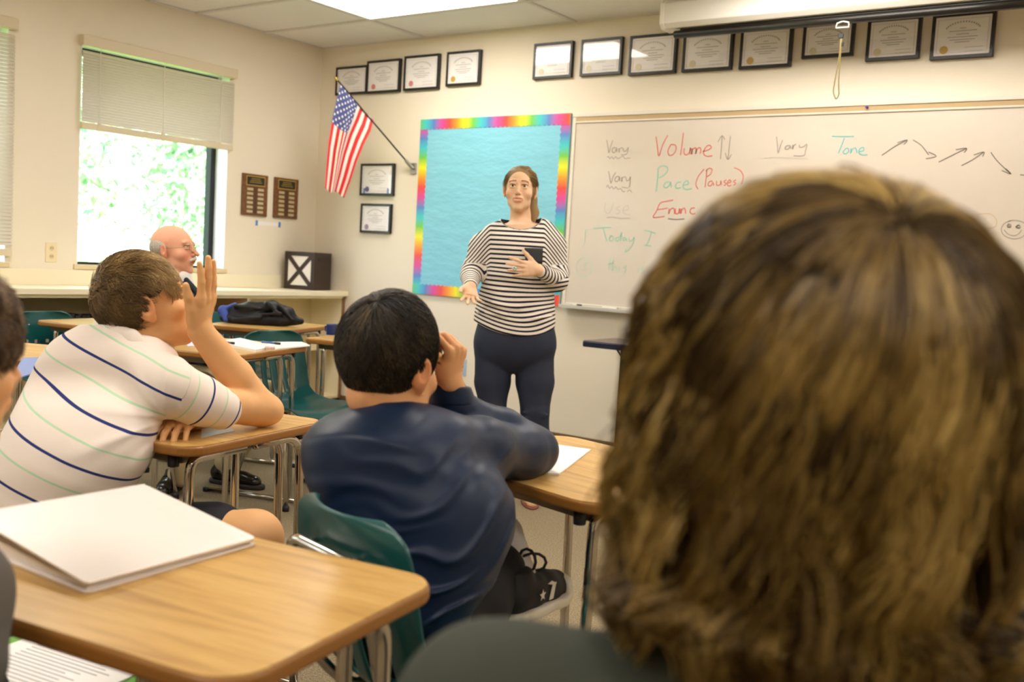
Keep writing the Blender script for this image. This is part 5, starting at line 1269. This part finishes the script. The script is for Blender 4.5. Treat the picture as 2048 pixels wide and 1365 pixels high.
m_polo = mat('striped_polo', (238, 226, 214), .85, spec=.15); n = NT(m_polo); a = n.n('ShaderNodeAttribute'); a.attribute_name = 'sc'
w1 = n.math('LESS_THAN', n.math('ABSOLUTE', n.math('SUBTRACT', n.math('FRACT', n.math('ADD', a.outputs['Fac'], .5)), .5)), .030)
w2 = n.math('LESS_THAN', n.math('ABSOLUTE', n.math('SUBTRACT', n.math('FRACT', a.outputs['Fac']), .5)), .023)
n.base(n.mix(w1, n.mix(w2, (240, 228, 216), (190, 222, 186)), (48, 58, 118))); v = n.obj(); n.bump(n.noise(v, 600, 2), .3, .001)
pa.add(t.mesh('polo_shirt', m_polo, None, .0035, attrs={'sc': sca}))
c = Body(); cp = [P(196, 648, 2.36), P(222, 652, 2.30), P(265, 672, 2.275), P(305, 700, 2.28), P(338, 730, 2.31)]
c.chain(cp, [.010, .012, .013, .012, .010], .01); c.chain([q-CU*.018-CF*.004 for q in cp], [.008, .010, .011, .010, .008], .02)
pa.add(c.mesh('collar', m_polo, None, .003, attrs={'sc': lambda X: ((X-O_)@dl/.0945)*.5+.27}))
s_ = Body(); s_.chain([P(60, 1095, 2.35), P(250, 1090, 2.33), P(425, 1080, 2.295)], [.10, .095, .086], .02); s_.chain([P(80, 1080, 2.5), P(340, 1070, 2.6)], [.09, .08], .03)
pa.add(s_.mesh('shorts', fabric('black_shorts', (24, 24, 28), (34, 34, 40)), None, .005))
for q in (P(520, 1330, 2.30), KB):
    A1 = q*[1, 1, 0]; shoe(pa, A1-np.array([.06, .0, 0]), A1+np.array([.20, .06, 0]), UP, (mat('shoe_grey', (90, 90, 96), .6), m_white, m_white))
hb = Body(); Lh = lambda x, y, z: ha+Ra@(np.array([x, y, z])*.98)
hb.ell(Lh(0, -.012, .043), (.077, .092, .083), Ra, 0); hb.ell(Lh(0, -.038, -.0), (.062, .046, .050), Ra, .03)
hb.ell(Lh(0, .122, .004), (.092, .098, .096), Ra, .012, True); hb.ell(Lh(.088, .006, -.018), (.030, .034, .040), Ra, .01, True)
pa.add(hb.mesh('hair', hair_mat('hair_sandy_base', [(0, (70, 50, 28)), (1, (96, 72, 42))], .8), None, .0035, attrs={'tint': lambda X: np.full(len(X), .5)}))
kp = lambda u: (u[:, 1] < .62) & (u[:, 2] > -.80) & ~((u[:, 2] < .18) & (u[:, 1] > -.28)) & ~((u[:, 2] < -.2) & (u[:, 1] > -.55))
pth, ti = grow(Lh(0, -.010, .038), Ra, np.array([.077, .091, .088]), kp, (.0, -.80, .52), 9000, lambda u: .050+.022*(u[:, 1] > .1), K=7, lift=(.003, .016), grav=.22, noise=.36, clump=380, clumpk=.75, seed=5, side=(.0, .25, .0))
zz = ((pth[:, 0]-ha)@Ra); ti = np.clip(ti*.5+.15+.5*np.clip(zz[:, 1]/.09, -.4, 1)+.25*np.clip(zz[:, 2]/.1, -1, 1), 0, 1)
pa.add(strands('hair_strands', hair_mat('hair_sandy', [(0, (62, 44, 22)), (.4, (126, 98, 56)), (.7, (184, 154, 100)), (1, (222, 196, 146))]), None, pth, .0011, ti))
# ================= boy in the navy top, seen from behind
dB = 1.85
pb_ = Person(*P(820, 1100, dB)[:2], 'dark haired boy in a navy long sleeved top seen from behind, hand at his forehead')
Rb = frame(CF*.86+CR*.50-UP*.12, UP+CR*.05)
hbk = P(779, 737, 1.87)
b = Body(); add_head(b, hbk, Rb, 1.0)
b.chain([hbk+Rb@np.array([0, -.028, -.05]), P(790, 800, 1.87), P(785, 840, 1.86)], [.054, .054, .066], .02)
b.loft(lpx([(1190, 760, 960, dB, .11), (1080, 700, 980, dB, .11), (960, 690, 900, dB, .10), (880, 710, 870, dB, .08), (840, 735, 845, dB, .05)]), CAMR, .03)
SB, EB, MBp, WB_ = P(905, 885, 1.87), P(1068, 902, 2.12), P(928, 838, 2.02), P(900, 770, 1.975)
b.chain([P(860, 895, 1.90), P(940, 908, 1.96), EB], [.036, .036, .038], .012); b.chain([EB, MBp, WB_], [.036, .032, .026], .010)
add_hand(b, WB_, P(911, 700, 1.955)-WB_, -CR*.9+CF*.5, -1, .86, curl=((55, 45, 20), (58, 50, 24), (62, 52, 26), (66, 55, 28)), spread=6, tdir=(.90, .30, .45), tcurl=34)
b.chain([P(700, 900, 1.95), P(760, 930, 2.2), P(838, 850, 2.03)], [.05, .042, .027], .02)
add_hand(b, P(838, 850, 2.03), CU, CF+CR*.5, 1, .84, curl=((80, 80, 40),)*4, spread=1, tdir=(.9, .2, .4), tcurl=30)
b.chain([P(850, 1215, 1.86), P(985, 1050, 2.24)], [.085, .050], .02); b.chain([P(985, 1050, 2.24), P(1020, 1110, 2.12), P(1040, 1160, 2.05)], [.046, .034, .030], .02)
b.chain([P(790, 1225, 1.9), P(860, 1160, 2.3), P(860, 1160, 2.35)*[1, 1, 0]+[0, 0, .08]], [.085, .06, .042], .02)
sk2 = skin_mat('skin_tan', (216, 160, 112)); fb = face_tint(hbk, Rb, 1.0, brow=(.25, .2, .16))
pb_.add(b.mesh('body', sk2, None, .0030, tint=lambda X: fb(X))); eyes_for(pb_, hbk, Rb, 1.0, (60, 42, 30))
t = Body()
t.loft(lpx([(1275, 815, 905, dB, .10), (1235, 775, 935, dB, .13), (1180, 735, 975, dB, .15), (1120, 692, 1008, dB, .155), (1060, 655, 1028, dB, .155), (1000, 630, 1026, dB, .15), (950, 614, 1000, dB, .14), (905, 610, 950, dB, .135), (870, 620, 930, dB, .125), (842, 655, 905, dB, .10), (818, 700, 868, dB, .075), (802, 728, 838, dB, .055)]), CAMR, .03, 2.2)
t.chain([P(880, 895, 1.86), P(960, 900, 1.95), P(1040, 905, 2.08), P(1068, 902, 2.12)], [.068, .058, .052, .050], .035)
t.chain([P(1068, 902, 2.12), P(1005, 862, 2.08), P(930, 838, 2.02)], [.050, .046, .044], .012)
t.chain([P(940, 840, 2.02), P(908, 812, 2.0), P(897, 782, 1.99)], [.042, .040, .035], .012)
t.chain([P(690, 900, 1.86), P(740, 940, 2.16), P(800, 885, 2.08), P(830, 868, 2.04)], [.07, .052, .042, .036], .03)
def wrinkle(X, d):
    l = X-P(820, 980, dB); x = l@CR; y = l@CU; z = l@(-CF)
    # diagonal pull folds toward the resting elbow, stronger low on the back
    q = y-.42*x+.05*np.sin(x*9+1.3)-.5*x*x+.022*np.sin(x*23+y*14)+.012*np.sin(x*41-y*30+1)
    lo_ = np.clip((.10-y)/.25, 0, 1); env = np.clip((z+.02)/.08, 0, 1)*np.exp(-((x-.06)/.20)**2)
    am = .5+.5*np.sin(x*13+y*19+.7)
    d = d-env*(.0070*lo_+.002)*((np.sin(q*66)*.5+.5)**5*am+(np.sin(q*103+2.+x*9)*.5+.5)**6*(1-am)*.8)
    q2 = y+.02*np.sin(x*16); d = d-.006*np.exp(-((x+.08)/.10)**2)*np.clip(z/.08, 0, 1)*(np.sin(q2*75+.8)*.5+.5)**4*np.clip((y+.05)/.1, 0, 1)
    # arm sleeve folds, across the forearm
    e = X-P(1000, 880, 2.03); s_ = e@nrm(P(1068, 902, 2.12)-P(905, 885, 1.87)); v = e@CU
    d = d-.007*np.exp(-(s_/.10)**2)*np.clip((z+.10)/.05, 0, 1)*(np.sin((v-.35*s_)*95+.6*np.sin(s_*30))*.5+.5)**3*(x > .12)
    return d
t.fn(wrinkle, P(820, 980, dB), 1.0)
t.ell(P(786, 790, 1.87), (.062, .062, .05), frame(CF, CU), .006, True)
m_navy = fabric('navy_jersey', (20, 34, 58), (26, 43, 70), .42, .1)
pb_.add(t.mesh('navy_top', m_navy, None, .0035))
cf = Body(); cf.chain([P(905, 806, 2.0), P(898, 770, 1.99)], [.046, .0400], 0); cf.half(P(897, 770, 1.99), CU+CR*.1, .002); cf.half(P(904, 810, 2.0), -CU, .002)
pb_.add(cf.mesh('cuff', m_navy, None, .003))
pn_ = Body(); pn_.chain([P(840, 1250, 1.84), P(925, 1205, 1.95), P(985, 1150, 2.05)], [.11, .088, .070], .03); pn_.chain([P(790, 1250, 1.9), P(870, 1190, 2.25)], [.11, .08], .03)
for k in range(5): pn_.cap(P(900+20*k, 1190-8*k, 1.87+.03*k), P(880+24*k, 1250-12*k, 1.87+.03*k), .008, .006, .015)
pb_.add(pn_.mesh('shorts', fabric('black_track', (20, 20, 22), (32, 32, 34), .7, .2, 30), None, .0045))
sc_ = Body(); sc_.chain([P(1004, 1072, 2.17), P(1020, 1110, 2.12), P(1040, 1165, 2.05)], [.047, .040, .037], .01); pb_.add(sc_.mesh('sock', mat('white_sock', (222, 216, 206), .85), None, .0035))
hl, te = P(1000, 1233, 1.98), P(1128, 1184, 2.20); te[2] = hl[2] = .458
shoe(pb_, hl, te, UP, (mat('black_canvas', (22, 22, 24), .7), mat('rubber_white', (224, 216, 196), .5), mat('toe_white', (226, 220, 206), .45)), star=True)
A1 = P(860, 1160, 2.35)*[1, 1, 0]; shoe(pb_, A1-np.array([.02, .06, 0]), A1+np.array([.05, .20, 0]), UP, (mat('black_canvas', (22, 22, 24), .7), mat('rubber_white', (224, 216, 196), .5), mat('toe_white', (226, 220, 206), .45)))
hb = Body(); Lh = lambda x, y, z: hbk+Rb@np.array([x, y, z])
hb.ell(Lh(0, -.016, .046), (.0765, .096, .086), Rb, 0); hb.ell(Lh(0, -.036, -.006), (.062, .046, .054), Rb, .03)
hb.ell(Lh(0, .125, -.02), (.098, .098, .090), Rb, .012, True); hb.ell(Lh(.094, -.006, -.012), (.030, .036, .040), Rb, .008, True)
pb_.add(hb.mesh('hair', hair_mat('hair_black_base', [(0, (20, 16, 12)), (1, (30, 24, 18))], .8), None, .0035, attrs={'tint': lambda X: np.full(len(X), .5)}))
kp = lambda u: (u[:, 1] < .66) & (u[:, 2] > -.92) & ~((u[:, 2] < .12) & (u[:, 1] > -.22)) & ~((u[:, 2] < -.3) & (u[:, 1] > -.5))
pth, ti = grow(Lh(0, -.018, .040), Rb, np.array([.076, .096, .095]), kp, (.05, -.62, .78), 11000, lambda u: .060+.02*(u[:, 2] > .3), K=7, lift=(.003, .014), grav=.25, noise=.34, clump=400, clumpk=.7, seed=6, side=(.12, .10, .0))
pb_.add(strands('hair_strands', hair_mat('hair_black', [(0, (14, 11, 7)), (.5, (38, 30, 20)), (.85, (70, 58, 38)), (1, (100, 84, 58))], .5), None, pth, .0011, ti))
# ================= seated old man by the window
dF = 4.92
pf = Person(*P(340, 750, dF)[:2], 'bald older man with glasses and white moustache seated in khaki trousers')
Rf = frame(CR*.97-CF*.12-UP*.02, UP)
hf = P(347, 503, dF)
b = Body(); add_head(b, hf, Rf, 1.03, nose=1.08, jaw=1.05)
b.chain([hf+Rf@np.array([0, -.02, -.05]), P(345, 555, dF), P(340, 585, dF)], [.056, .058, .07], .02)
b.loft(lpx([(770, 300, 390, dF, .10), (680, 300, 400, dF, .12), (600, 305, 390, dF, .12)]), CAMR, .03)
b.chain([P(360, 605, dF-.15), P(390, 690, dF-.18), P(425, 722, dF-.08)], [.04, .04, .028], .02)
add_hand(b, P(425, 722, dF-.08), CR-CU*.3, -UP, 1, .98, curl=((20, 25, 15),)*4)
sk3 = skin_mat('skin_older', (226, 168, 138)); ff_ = face_tint(hf, Rf, 1.03, brow=(.80, .76, .72), lip=(.82, .52, .48), cheek=.2)
pf.add(b.mesh('body', sk3, None, .0036, tint=lambda X: ff_(X))); eyes_for(pf, hf, Rf, .99, (90, 110, 130))
t = Body(); t.loft(lpx([(775, 285, 400, dF, .13), (690, 282, 412, dF, .15), (620, 285, 402, dF, .16), (585, 305, 385, dF, .13), (562, 325, 372, dF, .07)]), CAMR, .03)
t.chain([P(355, 600, dF-.16), P(385, 690, dF-.19), P(415, 716, dF-.10)], [.062, .052, .04], .03); t.chain([P(355, 600, dF+.16), P(400, 690, dF+.19)], [.062, .05], .03)
t.chain([P(372, 560, dF-.03), P(398, 590, dF-.04), P(405, 640, dF-.05)], [.014, .016, .014], .01)
pf.add(t.mesh('jacket', fabric('dark_suit', (30, 32, 42), (40, 42, 54)), None, .005))
sh = Body(); sh.chain([P(366, 556, dF), P(372, 572, dF)], [.045, .04], .01); pf.add(sh.mesh('shirt_collar', mat('shirt_white', (226, 224, 222), .7), None, .004))
j = Body(); j.chain([P(320, 765, dF-.1), P(430, 770, dF-.1), P(535, 790, dF-.02), P(490, 870, dF+.0), P(455, 922, dF+.02)], [.10, .085, .066, .064, .062], .02)
j.chain([P(320, 765, dF-.2), P(400, 780, dF-.35), P(420, 800, dF-.42), P(385, 880, dF-.3), P(362, 950, dF-.22)], [.10, .08, .064, .062, .060], .02)
pf.add(j.mesh('trousers', fabric('khaki', (190, 172, 130), (204, 186, 146)), None, .0045))
m_ls = mat('black_leather', (20, 17, 16), .22); m_so = mat('shoe_sole_dark', (36, 30, 26), .6)
h0, t0 = P(420, 975, 4.98), P(530, 985, 4.85); h0[2] = t0[2] = .0; shoe(pf, h0, t0, UP, (m_ls, m_so))
h0, t0 = P(352, 960, 4.80), P(318, 1000, 4.55); h0[2] = t0[2] = .0; t0 = h0+nrm(t0-h0)*.27; shoe(pf, h0, t0, UP, (m_ls, m_so))
L3 = lambda x, y, z: hf+Rf@(np.array([x, y, z])*1.03)
hr = Body(); hr.ell(L3(0, -.030, .018), (.084, .086, .068), Rf, 0); hr.ell(L3(0, .10, .03), (.1, .092, .1), Rf, .01, True); hr.ell(L3(0, -.0, .115), (.075, .105, .062), Rf, .015, True); hr.ell(L3(.088, .0, -.02), (.03, .034, .036), Rf, .01, True); hr.ell(L3(-.088, .0, -.02), (.03, .034, .036), Rf, .01, True)
pf.add(hr.mesh('hair', hair_mat('hair_grey', [(0, (150, 138, 124)), (1, (196, 186, 172))], .8), None, .0035, attrs={'tint': lambda X: RNG.random(len(X))}))
ms = Body(); ms.chain([L3(.026, .094, -.043), L3(0, .108, -.033), L3(-.026, .094, -.043)], [.005, .0085, .005], .003); pf.add(ms.mesh('moustache', mat('moustache_white', (214, 206, 196), .9), None, .002))
gl = MB()
for e in (-1, 1):
    cc_ = L3(e*.033, .108, .016); gl.tube([cc_+Rf@np.array([.021*math.cos(a), -.006*abs(math.cos(a))*(1 if math.cos(a)*e > 0 else 0), .016*math.sin(a)]) for a in np.linspace(0, 6.28, 19)[:-1]], .0013, 6, True)
    gl.tube([L3(e*.054, .103, .02), L3(e*.078, .06, .016), L3(e*.084, -.01, .012)], .0013, 6)
gl.tube([L3(-.012, .110, .02), L3(0, .116, .022), L3(.012, .110, .02)], .0013, 6)
pf.add(gl.obj('glasses', mat('wire_gold', (170, 150, 110), .3, .9), None, True))
# ================= grey shirted boy cut by the left edge
pe = Person(*P(-159, 1300, 1.12)[:2], 'brown haired boy in a grey t-shirt, cut off by the left edge')
Re = frame(CR*.52+CF*.85, UP)
he = P(-147, 735, 1.16); sE = .95
b = Body(); add_head(b, he, Re, sE, jaw=1.05)
b.chain([he+Re@np.array([0, -.03, -.06]), P(-199, 960, 1.17), P(-199, 1040, 1.16)], [.052, .053, .065], .02)
b.loft(lpx([(1600, -305, -95, 1.13, .09), (1300, -315, -75, 1.13, .10), (1100, -295, -105, 1.14, .08)]), CAMR, .03)
b.chain([P(-99, 1130, 1.10), P(-89, 1420, 1.04), P(-170, 1600, 1.15)], [.034, .034, .026], .02); b.chain([P(-369, 1130, 1.2), P(-399, 1420, 1.25), P(-189, 1500, 1.4)], [.034, .034, .026], .02)
add_hand(b, P(-170, 1600, 1.15), CF-CU*.1, -UP, -1, .9, curl=((20, 30, 15),)*4)
hp_ = P(-209, 1640, 1.15); b.chain([hp_+CR*.02, hp_-CR*.12+CF*.34*[1, 1, 0], (hp_-CR*.14+CF*.36)*[1, 1, 0]+[0, 0, .08]], [.08, .06, .04], .02); b.chain([hp_-CR*.16, hp_-CR*.36+CF*.3*[1, 1, 0], (hp_-CR*.37+CF*.32)*[1, 1, 0]+[0, 0, .08]], [.08, .06, .04], .02)
fe = face_tint(he, Re, sE); pe.add(b.mesh('body', skin_mat('skin_gold', (226, 172, 122)), None, .0034, tint=lambda X: fe(X))); eyes_for(pe, he, Re, sE)
t = Body(); t.loft(lpx([(1640, -345, -35, 1.13, .12), (1500, -345, -45, 1.13, .12), (1300, -340, -45, 1.13, .13), (1180, -335, -55, 1.13, .12), (1090, -305, -80, 1.14, .10), (1020, -255, -115, 1.15, .07)]), CAMR, .03)
t.chain([P(-129, 1120, 1.12), P(-97, 1190, 1.09), P(-91, 1330, 1.06)], [.055, .056, .052], .03); t.chain([P(-339, 1130, 1.18), P(-379, 1300, 1.22)], [.06, .055], .03)
t.ell(P(-199, 975, 1.16), (.062, .062, .06), frame(CF, CU), .006, True)
pe.add(t.mesh('t_shirt', fabric('grey_cotton', (88, 84, 80), (102, 98, 92), .85), None, .0045))
s_ = Body(); s_.chain([hp_+CR*.01, hp_-CR*.10+CF*.28*[1, 1, 0]], [.105, .085], .03); s_.chain([hp_-CR*.15, hp_-CR*.33+CF*.26*[1, 1, 0]], [.105, .085], .03); pe.add(s_.mesh('shorts', fabric('black_shorts', (24, 24, 28), (34, 34, 40)), None, .006))
for sx, sy in ((-.14, .36), (-.37, .32)):
    A1 = (hp_+CR*sx+CF*sy)*[1, 1, 0]; fw = nrm(CF*[1, 1, 0]); shoe(pe, A1-fw*.06, A1+fw*.2, UP, (mat('shoe_grey', (90, 90, 96), .6), m_white, m_white))
Le = lambda x, y, z: he+Re@(np.array([x, y, z])*sE)
hb = Body(); hb.ell(Le(0, -.014, .043), (.078, .098, .082), Re, 0); hb.ell(Le(0, -.04, .0), (.070, .058, .062), Re, .03); hb.ell(Le(0, .118, -.02), (.092, .096, .088), Re, .012, True)
hb.ell(Le(.074, .015, -.002), (.014, .022, .042), Re, .015)
pe.add(hb.mesh('hair', hair_mat('hair_brown_base', [(0, (60, 42, 26)), (1, (84, 62, 38))], .8), None, .0035, attrs={'tint': lambda X: np.full(len(X), .5)}))
kp = lambda u: (u[:, 1] < .76) & (u[:, 2] > -.6) & ~((u[:, 2] < -.1) & (u[:, 1] > .1)) 
pth, ti = grow(Le(0, -.014, .046), Re, np.array([.079, .098, .083]), kp, (0, -.7, .6), 6000, lambda u: .055+.02*(u[:, 1] > .2), K=7, lift=(.003, .015), grav=.15, noise=.32, clump=260, clumpk=.7, wave=.006, wavel=.05, seed=8)
pe.add(strands('hair_strands', hair_mat('hair_brown', [(0, (44, 30, 18)), (.5, (100, 74, 46)), (1, (156, 124, 84))]), None, pth, .0012, ti))
def chair_under(words, p, face):
    c = [q for q in COL.objects if q.name.startswith('classroom_chair') and words in q.get('label', '')][0]; place(c, p[0], p[1], nrm(np.asarray(face)*[1, 1, 0]))
chair_under('grey shirted boy', hp_-CR*.09+CF*.06, CF-CR*.35)
chair_under('seated old man', P(330, 765, 4.80), CR-CF*.25)
chair_under('striped polo', P(90, 1090, 2.42), CR*.95+CF*.2)
# ================= curly haired student right in front of the camera
dD = .66
pd_ = Person(*P(1640, 1300, dD)[:2], 'student with wavy light brown hair and dark t-shirt, seen from behind up close')
Rd = frame(CF*[1, 1, 0]+CR*.04, UP)
hd = P(1650, 800, dD+.01)
b = Body(); add_head(b, hd, Rd, 1.0)
nb_ = P(1650, 1290, dD+.02); b.chain([hd+Rd@np.array([0, -.03, -.05]), nb_, nb_-UP*.05], [.055, .055, .07], .02)
sd_ = Rd[:, 0]; fw = Rd[:, 1]
b.loft([(nb_-UP*.44, .12, .09), (nb_-UP*.3, .12, .10), (nb_-UP*.12, .14, .09), (nb_-UP*.06, .10, .06)], np.stack([sd_, -fw, UP], 1), .03)
for sg in (-1, 1):
    s0 = nb_-UP*.09+sd_*sg*.17; e0 = s0-UP*.25+sd_*sg*.13+fw*.02; w0_ = e0+fw*.22+UP*.04-sd_*sg*.05
    b.chain([s0, e0, w0_], [.045, .038, .027], .02); add_hand(b, w0_, fw-sd_*sg*.2, -UP, -sg, .9, curl=((25, 30, 20),)*4)
    hp2 = nb_-UP*.40+sd_*sg*.09; kn = hp2+fw*.40; b.chain([hp2, kn, kn*[1, 1, 0]+[0, 0, .08]], [.08, .06, .042], .02)
fd = face_tint(hd, Rd); pd_.add(b.mesh('body', skin_mat('skin_fair', (224, 178, 148)), None, .0045, tint=lambda X: fd(X))); eyes_for(pd_, hd, Rd, 1.0)
t = Body(); FR = np.stack([sd_, -fw, UP], 1)
t.loft([(nb_-UP*.47, .165, .13), (nb_-UP*.38, .16, .125), (nb_-UP*.25, .165, .13), (nb_-UP*.13, .175, .115), (nb_-UP*.07, .14, .085), (nb_-UP*.02, .080, .06)], FR, .03)
for sg in (-1, 1):
    s0 = nb_-UP*.074+sd_*sg*.220; e0 = s0-UP*.20+sd_*sg*.10+fw*.02; t.chain([nb_-UP*.040+sd_*sg*.07, s0, e0], [.045, .060, .056], .05)
pd_.add(t.mesh('t_shirt', fabric('dark_slate_cotton', (58, 62, 54), (68, 72, 62), .85), None, .0045))
tr = Body()
for sg in (-1, 1):
    hp2 = nb_-UP*.40+sd_*sg*.09; kn = hp2+fw*.40; tr.chain([hp2, kn, kn*[1, 1, 0]+[0, 0, .12]], [.10, .075, .055], .03)
    A1 = kn*[1, 1, 0]; shoe(pd_, A1-fw*.06, A1+fw*.2, UP, (mat('shoe_grey', (90, 90, 96), .6), m_white, m_white))
pd_.add(tr.mesh('trousers', m_jean, None, .006))
chair_under('wavy haired', nb_+fw*.02, fw)
# hair: dark under-volume and wavy locks falling to the collar
hb = Body(); H0 = P(1662, 712, dD+.01)
hb.ell(H0, (.106, .110, .104), Rd, 0)
hb.loft([(H0-UP*.18, .100, .050), (H0-UP*.13, .104, .072), (H0-UP*.07, .112, .095), (H0-UP*.0, .111, .106), (H0+UP*.05, .09, .09)], FR, .03)
hb.ell(H0+fw*.12-UP*.07, (.07, .09, .13), Rd, .02, True)
dk = hair_mat('hair_wavy_base', [(0, (34, 22, 8)), (1, (52, 34, 14))], .95)
pd_.add(hb.mesh('hair', dk, None, .004, attrs={'tint': lambda X: RNG.random(len(X))}))
kp = lambda u: (u[:, 1] < .62) & (u[:, 2] > -.35)
m_wavy = hair_mat('hair_wavy', [(0, (56, 40, 14)), (.3, (98, 74, 30)), (.6, (146, 117, 56)), (.85, (184, 154, 88)), (1, (208, 180, 116))], .45)
pth, ti = grow(H0, Rd, np.array([.116, .116, .116]), kp, (.12, -.66, .74), 6600, lambda u: .15+.10*np.clip(.6+u[:, 2], 0, 1), K=15, lift=(.003, .007), grav=1.3, noise=.20, clump=150, clumpk=.88, wave=.010, wavel=.085, seed=11, lenvar=.22, flow=.7)
pd_.add(strands('hair_strands', m_wavy, None, pth, .0015, ti, tip=.4))
# flipped ends at the collar
g = np.random.default_rng(21); N_ = 900; cl = g.uniform(-1, 1, 26); ii = g.integers(0, 26, N_); ax_ = cl[ii]+g.normal(0, .04, N_)
K_ = 12; tt = np.linspace(0, 1, K_); pts = np.zeros((N_, K_, 3)); amp = g.uniform(.8, 1.5, 26)[ii]; sg_ = np.sign(cl[ii]); rr_ = g.normal(0, .004, (N_, 3))
for k, t_ in enumerate(tt):
    a = t_*3.6*amp; out = .020*np.sin(a)*amp+.022*t_; dz = -.148-.085*t_+.018*(1-np.cos(a))
    x_ = ax_*.103; y_ = -np.sqrt(np.clip(1-ax_**2*.95, 0, 1))*.085
    pts[:, k] = H0+np.outer(x_+out*np.sign(ax_)*np.abs(ax_)**.7*1.2, sd_)+np.outer(y_-out*.8*np.sqrt(np.clip(1-ax_**2, 0, 1)), fw)+np.outer(dz, UP)+rr_
pd_.add(strands('hair_curls', m_wavy, None, pts, .0015, np.clip(.34+g.normal(0, .2, 26)[ii]+g.normal(0, .08, N_), 0, 1), tip=.4))
# ================= jacket heap on the far desk
jb = empty('folded_jacket', onplane(2, DZ, 525, 650), label='crumpled black jacket with blue lining lying on the desk by the bookcase', cat='jacket')
bpy.context.view_layer.update()
t = Body(); dJ = 5.62
t.chain([P(448, 636, dJ), P(500, 640, dJ), P(560, 642, dJ), P(602, 643, dJ)], [.025, .04, .035, .018], .03)
t.chain([P(455, 622, dJ+.03), P(500, 620, dJ), P(545, 613, dJ), P(578, 625, dJ), P(590, 640, dJ)], [.030, .042, .030, .026, .02], .02)
for a0, b0 in (((470, 612), (520, 618)), ((535, 606), (560, 630)), ((560, 612), (585, 640)), ((500, 630), (560, 628)), ((470, 640), (520, 636))): t.cap(P(*a0, dJ-.03), P(*b0, dJ-.05), .010, .006, .02)
zb_ = DZ+.001; t.half(np.array([0, 0, zb_]), -UP, .003)
under(t.mesh('shell', fabric('black_nylon', (20, 20, 24), (34, 34, 38), .45, .2, 30), None, .004), jb)
t = Body(); t.chain([P(445, 618, dJ), P(450, 630, dJ), P(452, 640, dJ-.02)], [.018, .022, .014], .02); t.chain([P(440, 622, dJ), P(470, 609, dJ)], [.012, .010], .02); t.half(np.array([0, 0, zb_]), -UP, .003)
under(t.mesh('lining', mat('blue_lining', (46, 72, 160), .5), None, .003), jb)
